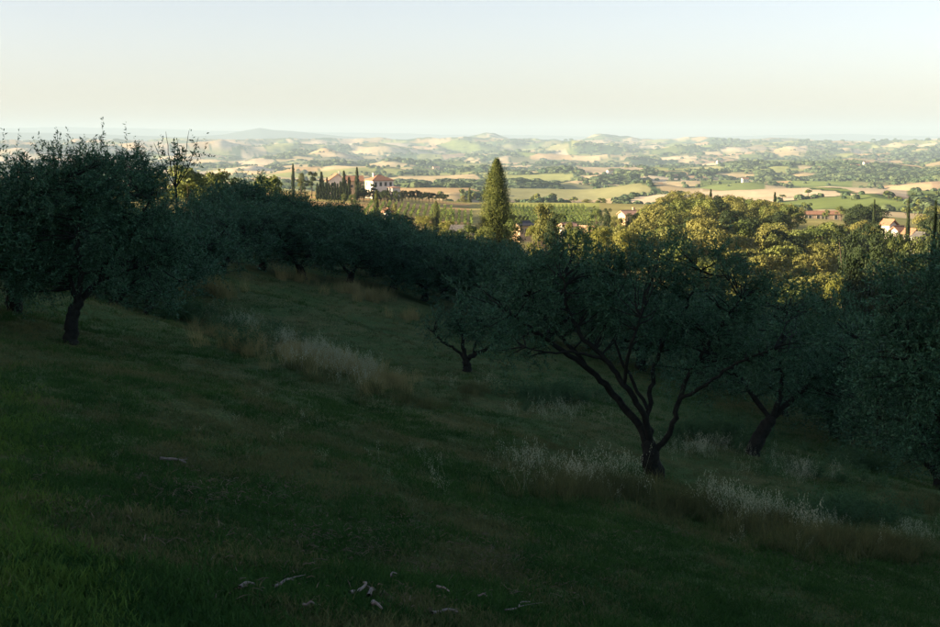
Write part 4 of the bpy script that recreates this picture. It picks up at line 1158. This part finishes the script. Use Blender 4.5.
# ------------------------------------------------------------------ woods and hedges of the valley
def lump_mesh(seed, mat, n=46):
    r = np.random.default_rng(seed)
    u = unit(r.normal(size=(n, 3))); u[:, 2] = np.abs(u[:, 2])
    P = u * (0.42 + 0.12 * r.random((n, 1))) * np.array([1, 1, 1.0]) + np.array([0, 0, 0.28])
    t = unit(np.cross(u, r.normal(size=(n, 3)))); sd_ = unit(np.cross(t, u) + r.normal(size=(n, 3)) * 0.3)
    s = (0.22 + 0.16 * r.random(n))[:, None]
    V = np.stack([P - t * s, P + sd_ * s * 0.8, P + t * s, P - sd_ * s * 0.8], 1).reshape(-1, 3)
    return mesh_np('tree_lump', V, np.arange(n * 4).reshape(-1, 4), None, mat, False, {'tint': ('FLOAT', np.repeat(r.random(n), 4))})
M['far_leaf'] = mat_leaf('far_leaf', (0.050, 0.088, 0.050), None, (0.115, 0.145, 0.070), 0.15, 0.8, 0.05, objvar=0.8, alt_amt=1.0)
lumps = [lump_mesh(800 + i, M['far_leaf']) for i in range(4)]
NT = 150000
Dd = np.exp(r_v.uniform(math.log(720), math.log(9500), NT)); Sv = r_v.uniform(-0.375, 0.375, NT)
Xv = Sv * Dd; Yv = Dd
cv, wv, hv = land(Xv, Yv)
grove = (cv[:, 0] < 0.19) & (wv < 0.2)
keep = (r_v.random(NT) < np.clip(wv * np.where(Dd > 3500, 0.35, 0.8) + hv * np.where(Dd > 3500, 0.3, 0.5) + grove * 0.02 + 0.003, 0, 1))
pale_px = Sv * F + 470
keep &= ~((Yv < 900) & (pale_px > 400) & (pale_px < 700) & (r_v.random(NT) > 0.15))
keep &= ~((Yv > 720) & (Yv < 1530) & (pale_px > 690) & (pale_px < 910) & (r_v.random(NT) > np.where(Yv > 980, 0.01, 0.12)))
k = np.where(keep)[0]; n = len(k)
hs = np.interp(Dd[k], [700, 2500, 9500], [6.0, 9.0, 15.0]) * (0.6 + 0.7 * r_v.random(n)) * np.where(grove[k], 0.7, 1.0)
scatter('woodland', np.stack([Xv[k], Yv[k], terrain(Xv[k], Yv[k]) - 0.5], 1), rots(n, r_v, 0.02), np.stack([hs * (1.15 + 0.7 * (wv[k] > 0.5)), hs * (1.15 + 0.7 * (wv[k] > 0.5)), hs * 0.95], 1), lumps, r_v.integers(0, 4, n))

# ------------------------------------------------------------------ vineyards: every row is a thing
def vine_row_mesh(seed, L_=40.0, n=420):
    r = np.random.default_rng(seed)
    P = np.stack([r.uniform(-L_ / 2, L_ / 2, n), r.normal(size=n) * 0.16, 0.35 + 1.25 * r.random(n)], 1)
    D = unit(r.normal(size=(n, 3)) * 0.6 + np.array([0, 0, 0.5]))
    V, Q = leaf_quads(P, D, 0.48 * (0.6 + 0.8 * r.random(n)), 0.30 * np.ones(n), 0, r)
    crown = mesh_np('foliage', V, Q, None, M['vine_leaf'], False, {'tint': ('FLOAT', np.repeat(r.random(n), 4))})
    b = MB()
    for x in np.arange(-L_ / 2, L_ / 2 + .1, 5): b.box(x - 0.05, x + 0.05, -0.05, 0.05, -0.6, 1.7)
    return [('foliage', crown), ('stake_line', b.mesh('stake_line', M['bark_pale']))]
VR = [vine_row_mesh(900 + i) for i in range(3)]
def vineyard(pxs, Y0, Y1, lab, group):
    for i, px in enumerate(pxs):
        a = foot(px, Y0); b_ = foot(px + (px - 470) * -0.0 , Y1)
        a = np.array(a); b2 = np.array((a[0] + (Y1 - Y0) * (px - 470) / F * 0.6, Y1, 0)); b2[2] = float(terrain(b2[0], b2[1]))
        c = (a + b2) / 2; c[2] = float(terrain(c[0], c[1])); d = b2 - a; Ln = np.linalg.norm(d)
        t = thing('vine_row', lab, 'vine row', tuple(c), 0, group)
        t.rotation_euler = (0, -math.asin(d[2] / Ln), math.atan2(d[1], d[0])); t.scale = (Ln / 40.0, 1, 1)
        for pn, me in VR[i % 3]: obj(pn, me, t)
vineyard(np.arange(364, 450, 6.6), 400, 500, 'straight green vine row in the vineyard below the villa', 'vine rows below the villa')
vineyard(np.arange(440, 474, 6.2), 372, 455, 'vine row in the small plot left of the tall cypress', 'vine rows left of the tall cypress')
vineyard(np.arange(508, 600, 4.4), 400, 560, 'vine row in the bright vineyard right of the tall cypress', 'vine rows right of the tall cypress')

# ------------------------------------------------------------------ buildings
M['plaster'] = mat_simple('white_plaster', (0.74, 0.68, 0.60), (0.62, 0.56, 0.48), 0.8, 0.9)
M['plaster_ochre'] = mat_simple('ochre_plaster', (0.62, 0.44, 0.28), (0.50, 0.34, 0.21), 0.8, 0.9)
M['stone'] = mat_simple('rubble_stone', (0.40, 0.30, 0.21), (0.24, 0.18, 0.13), 2.5, 0.95)
M['tile'] = mat_simple('terracotta_tile', (0.36, 0.19, 0.12), (0.24, 0.13, 0.085), 1.6, 0.9)
M['tile_pale'] = mat_simple('weathered_tile', (0.50, 0.31, 0.22), (0.36, 0.21, 0.15), 1.6, 0.9)
M['slate'] = mat_simple('grey_roofing', (0.13, 0.12, 0.12), (0.08, 0.08, 0.085), 1.6, 1.0, 5, 0.0, 0.05)
M['glass'] = mat_simple('dark_glass', (0.03, 0.035, 0.04), None, 1, 0.2, 2, 0, 0.5)
M['shutter'] = mat_simple('dark_shutter', (0.05, 0.06, 0.045), None, 4, 0.8)
M['frame'] = mat_simple('stone_frame', (0.55, 0.50, 0.43), None, 4, 0.9)

def house(name, label, cat, px, Yd, w, d, hgt, roof='hip', rh=1.8, rz=0.0, wall='plaster', tile='tile', wins=(), chim=None, sink=1.5, door=None, group=None, z=None):
    X, Y, Z = foot(px, Yd)
    if z is not None: Z = z
    t = thing(name, label, cat, (X, Y, Z), rz, group)
    b = MB(); b.box(-w / 2, w / 2, -d / 2, d / 2, -sink, hgt)
    if roof == 'gable_x':      # ridge along x, gables at the ends
        b.add([(-w / 2, -d / 2, hgt), (-w / 2, d / 2, hgt), (-w / 2, 0, hgt + rh), (w / 2, -d / 2, hgt), (w / 2, d / 2, hgt), (w / 2, 0, hgt + rh)], None, [(0, 2, 1), (3, 4, 5)])
    if roof == 'gable_y':
        b.add([(-w / 2, -d / 2, hgt), (w / 2, -d / 2, hgt), (0, -d / 2, hgt + rh), (-w / 2, d / 2, hgt), (w / 2, d / 2, hgt), (0, d / 2, hgt + rh)], None, [(0, 1, 2), (3, 5, 4)])
    b.build('wall', M[wall], t)
    o_ = 0.45; th = 0.18
    rb = MB()
    def slab(P):
        P = np.array(P, float); n = len(P); top = P + [0, 0, th]
        V = np.vstack([P, top]); Q = [(i, (i + 1) % n, (i + 1) % n + n, i + n) for i in range(n)]
        if n == 4: rb.add(V, Q + [(4, 5, 6, 7), (3, 2, 1, 0)])
        else: rb.add(V, Q, [(3, 4, 5), (2, 1, 0)])
    W2, D2 = w / 2 + o_, d / 2 + o_; e = hgt - 0.12 + 0.13
    rk = 0.12
    if roof == 'gable_x':
        slab([(-W2, -D2, e - rk), (W2, -D2, e - rk), (W2, 0, e + rh), (-W2, 0, e + rh)]); slab([(W2, D2, e - rk), (-W2, D2, e - rk), (-W2, 0, e + rh), (W2, 0, e + rh)])
        ridge = [(-W2, 0, e + rh + th), (W2, 0, e + rh + th)]
    elif roof == 'gable_y':
        slab([(-W2, D2, e - rk), (-W2, -D2, e - rk), (0, -D2, e + rh), (0, D2, e + rh)]); slab([(W2, -D2, e - rk), (W2, D2, e - rk), (0, D2, e + rh), (0, -D2, e + rh)])
        ridge = [(0, -D2, e + rh + th), (0, D2, e + rh + th)]
    else:
        r2 = max((w - d) / 2, 0.02)
        slab([(-W2, -D2, e), (W2, -D2, e), (r2, 0, e + rh), (-r2, 0, e + rh)]); slab([(W2, D2, e), (-W2, D2, e), (-r2, 0, e + rh), (r2, 0, e + rh)])
        slab([(-W2, D2, e), (-W2, -D2, e), (-r2, 0, e + rh)]); slab([(W2, -D2, e), (W2, D2, e), (r2, 0, e + rh)])
        ridge = [(-r2, 0, e + rh + th), (r2, 0, e + rh + th)]
    # courses of roof tiles as raised ribs, eaves to ridge
    rf = rb.build('roof', M[tile], t)
    rg = MB(); rg.tube(ridge, 0.16, 6); rg.build('ridge_tile', M[tile], rf)
    if chim:
        for cx, cyy in chim:
            c = MB(); c.box(cx - 0.3, cx + 0.3, cyy - 0.3, cyy + 0.3, hgt + 0.1, hgt + rh + 0.9); c.box(cx - 0.4, cx + 0.4, cyy - 0.4, cyy + 0.4, hgt + rh + 0.9, hgt + rh + 1.05)
            c.build('chimney', M[wall], rf)
    for wn_ in wins:           # (face, u, z, width, height[, kind])
        face, u, zz, ww, wh = wn_[:5]; kind = wn_[5] if len(wn_) > 5 else 'window'
        f = MB(); g = MB()
        def bx(mb, u0, u1, z0, z1, n0, n1):
            if face == 'f': mb.box(u0, u1, -d / 2 - n1, -d / 2 - n0, z0, z1)
            elif face == 'l': mb.box(-w / 2 - n1, -w / 2 - n0, u0, u1, z0, z1)
            else: mb.box(w / 2 + n0, w / 2 + n1, u0, u1, z0, z1)
        q = 0.12
        bx(f, u - ww / 2 - q, u - ww / 2, zz - q, zz + wh + q, -0.05, 0.07); bx(f, u + ww / 2, u + ww / 2 + q, zz - q, zz + wh + q, -0.05, 0.07)
        bx(f, u - ww / 2, u + ww / 2, zz - q, zz, -0.05, 0.10); bx(f, u - ww / 2, u + ww / 2, zz + wh, zz + wh + q, -0.05, 0.07)
        bx(g, u - ww / 2, u + ww / 2, zz, zz + wh, -0.05, 0.02)
        fo = f.build(kind, M['frame'], t); g.build('pane' if kind == 'window' else 'door_leaf', M['glass'] if kind == 'window' else M['shutter'], fo)
    return t

w2 = [('f', x, z, 1.0, 1.5) for x in (-3.3, -1.1, 1.1, 3.3) for z in (3.5,)] + [('f', -3.0, 0.9, 1.0, 1.4), ('f', 2.7, 0.3, 1.9, 2.3, 'door'), ('l', -1.9, 3.5, 1.0, 1.5), ('l', 1.9, 3.5, 1.0, 1.5), ('l', 0.2, 0.7, 1.0, 1.5)]
house('villa', 'white two-storey villa with a hipped terracotta roof, its left wall in the sun', 'house', 379.5, 535, 9.2, 7.6, 5.6, 'hip', 2.1, R(28), 'plaster', 'tile', w2, [(-2.2, 0.8)], z=-22.0)
house('annex', 'low white annex against the right side of the villa', 'house', 394.5, 529, 3.4, 5.0, 2.9, 'hip', 0.4, R(20), 'plaster', 'tile_pale', [('f', 0, 0.9, 0.8, 1.0)], z=-22.0)
house('gabled_house', 'white gabled house half hidden by the villa cypress row', 'house', 336.5, 545, 8.0, 9.5, 4.6, 'gable_y', 3.0, R(12), 'plaster', 'tile', [('f', -2, 2.8, 0.9, 1.3), ('f', 2, 2.8, 0.9, 1.3), ('l', 0, 2.8, 0.9, 1.3)], [(1.6, 2)], z=-21.6)
house('low_house', 'low house with an orange tiled roof between the gabled house and the villa', 'house', 354.5, 560, 7.0, 6.0, 4.3, 'gable_x', 1.9, R(14), 'plaster_ochre', 'tile', [('f', -1.5, 1.5, 0.9, 1.2), ('f', 1.5, 1.5, 0.9, 1.2)], z=-21.6)
house('hut', 'tiny white hut with an orange roof among dark trees below the vineyard', 'hut', 387.5, 300, 1.5, 1.8, 3.1, 'gable_y', 0.7, R(18), 'plaster', 'tile', [('f', 0, 1.2, 0.5, 0.8)], z=-19.5)
house('farmhouse', 'farmhouse with a tiled roof and a pale sunlit side wall, left of the wood', 'farmhouse', 631, 392, 6.6, 4.2, 3.5, 'gable_x', 1.0, R(24), 'plaster_ochre', 'tile_pale', [('f', -2, 1.6, 0.8, 1.1), ('f', 1, 1.6, 0.8, 1.1), ('l', 0, 1.6, 0.8, 1.1)], [(1, 0.3)], z=-25.6)
house('farm_shed', 'low shed with a pinkish tiled roof, left of the farmhouse', 'shed', 584, 268, 3.8, 3.4, 1.3, 'gable_x', 1.4, R(-32), 'stone', 'tile_pale', [('f', 0, 0.7, 0.7, 0.9)], z=-20.4)
house('outbuilding', 'small pale outbuilding between the rounded tree and the sheds', 'shed', 568, 262, 2.6, 2.4, 2.6, 'gable_x', 0.5, R(25), 'plaster', 'tile_pale', [('f', 0, 0.9, 0.5, 0.8)], z=-19.8)
house('garden_shed', 'low orange-walled shed just right of the tall cypress', 'shed', 522, 300, 3.6, 3.0, 2.2, 'gable_x', 0.7, R(35), 'plaster_ochre', 'slate', [('f', 0, 0.7, 0.6, 0.8)], z=-21.6)
house('slate_shed', 'shed with a blue-grey roof left of the tall cypress', 'shed', 463, 262, 4.2, 3.6, 2.2, 'gable_x', 1.2, R(-14), 'stone', 'slate', [('f', 0, 0.6, 0.6, 0.9)], z=-20.6)
house('long_barn', 'long low brick-red farm building at the clearing beyond the wood', 'barn', 820, 560, 17.5, 5.0, 2.6, 'gable_x', 1.0, R(4), 'stone', 'tile', [('f', x, 0.4, 1.3, 1.7, 'door' if q % 3 == 0 else 'window') for q, x in enumerate((-6.8, -5.1, -1.6, 0.4, 1.9, 6.1))], z=-34.0)
house('white_house', 'white house with a red roof, leftmost of those among the right-hand trees', 'house', 886.5, 272, 2.0, 2.2, 2.7, 'gable_y', 0.9, R(30), 'plaster', 'tile', [('f', 0, 1.2, 0.5, 0.7)], z=-20.2)
house('white_house', 'second white house from the left among the right-hand trees', 'house', 896, 268, 1.9, 2.0, 1.9, 'gable_x', 0.8, R(24), 'plaster', 'tile', [('f', 0, 0.8, 0.5, 0.7)], z=-20.4)
house('white_house', 'narrow white house with red roof, third from the left among the right-hand trees', 'house', 908, 264, 1.8, 2.0, 2.1, 'gable_y', 0.8, R(34), 'plaster', 'tile', [('f', 0, 0.9, 0.5, 0.7)], z=-20.9)
house('white_house', 'lowest and greyest house among the right-hand trees, nearest the right edge', 'house', 918, 258, 2.0, 2.2, 2.0, 'gable_y', 0.7, R(20), 'plaster', 'slate', [('f', 0, 0.8, 0.5, 0.7)], z=-21.0)
for px, Yd, w, lab in ((652, 1500, 24, 'long pale farm on the ridge behind the farmhouse'), (703, 900, 9, 'pale house peeping over the left crest of the wood'), (560, 2300, 16, 'white farm buildings above the tall cypress, right of its tip'),
                       (548, 2350, 10, 'small white farm beside the larger one right of the cypress tip'), (610, 2600, 14, 'pale farmhouse in the middle of the valley'), (640, 2500, 12, 'cream farmhouse right of the valley middle'),
                       (658, 2550, 16, 'farm with long roof above the ridge farm'), (675, 2450, 10, 'small farm right of the long-roofed one'), (745, 1950, 10, 'farm at the green fields above the pale stubble'),
                       (838, 1640, 12, 'house standing on the edge of the pale stubble field'), (855, 3000, 22, 'hamlet house on the low hill at the right'), (866, 3050, 14, 'second hamlet house on the low hill at the right'),
                       (888, 2700, 16, 'orange house above the wheat field at the right'), (905, 2750, 10, 'white house above the wheat field at the right'), (502, 3600, 20, 'distant villa above the cypress tip'), (770, 3300, 16, 'distant pale farm over the green fields'),
                       (436, 3900, 20, 'distant farm above the vineyard'), (590, 4300, 24, 'distant white farm in the hazy middle'), (720, 4200, 22, 'distant farm in the haze over the wood')):
    X, Y, Z = foot(px, Yd)
    house('farmhouse', lab, 'farmhouse', px, Yd, w, w * 0.5, 5.5, 'gable_x', 2.0, R(random.uniform(5, 35)), random.choice(['plaster', 'plaster_ochre', 'plaster']), 'tile', [('f', x, 2.2, 1.2, 1.6) for x in np.linspace(-w * 0.32, w * 0.32, 3)], sink=4)

# ------------------------------------------------------------------ pruned sticks lying in the grass
M['stick'] = mat_simple('bare_dry_wood', (0.20, 0.185, 0.15), (0.09, 0.08, 0.065), 12, 0.9)
sticks = [(160, 465, 186, 470, 0.020, 'pale curved stick lying alone in the grass at the left'), (240, 600, 256, 598, 0.014, 'short pale stick at the bottom left'), (273, 598, 294, 592, 0.013, 'forked pale twig at the bottom, right of the short one'),
          (303, 617, 316, 619, 0.009, 'thin stick at the bottom edge left of centre'), (350, 604, 364, 594, 0.014, 'bent stick below the middle of the slope'), (369, 607, 374, 602, 0.02, 'stubby pale chip of wood at the bottom centre'),
          (374, 613, 382, 622, 0.016, 'leaning chip of wood at the bottom edge, centre'), (437, 596, 449, 602, 0.012, 'hooked twig at the bottom right of centre'), (477, 605, 487, 607, 0.010, 'small pair of pale twigs at the bottom, right of the hooked one'),
          (432, 624, 458, 624, 0.014, 'long flat stick on the bottom edge'), (392, 586, 397, 584, 0.01, 'tiny pale splinter above the bottom sticks'), (505, 620, 530, 612, 0.008, 'thin grey twig at the bottom right of centre')]
for i, (x0, y0, x1, y1, rr, lab) in enumerate(sticks):
    gx, gy = on_ground([x0, x1], [y0, y1], 5, 60)
    a = np.array([gx[0], gy[0], float(terrain(gx[0], gy[0])) + 0.05]); b_ = np.array([gx[1], gy[1], float(terrain(gx[1], gy[1])) + 0.06])
    r = np.random.default_rng(40 + i); m_ = MB(); c = (a + b_) / 2; a[2] += 0.035; b_[2] += 0.035; sgn = r.choice([-1, 1]); bend = r.uniform(-0.12, 0.14); tq = r.uniform(0.35, 0.75)
    d = b_ - a; L_ = np.linalg.norm(d); nrm = np.array([-d[1], d[0], 0]) / (L_ + 1e-6)
    P = catmull([a - c, a - c + d * 0.3 + nrm * L_ * bend, a - c + d * 0.65 + nrm * L_ * bend * r.uniform(-0.6, 1.2) + [0, 0, 0.02], b_ - c], 4)
    m_.tube(P, np.linspace(rr, rr * 0.55, len(P)), 6, 0.12, i)
    q = P[int(len(P) * tq)]
    if i % 3 != 1: m_.tube([q, q + d * 0.18 + nrm * L_ * 0.05 * sgn + [0, 0, 0.01], q + d * 0.36 + nrm * L_ * 0.13 * sgn + [0, 0, 0.02]], [rr * 0.5, rr * 0.35, rr * 0.15], 5, 0.1, i)
    o = m_.build('stick', M['stick']); o.location = tuple(c); o['label'] = lab; o['category'] = 'stick'; o['group'] = 'pruned sticks in the grass'
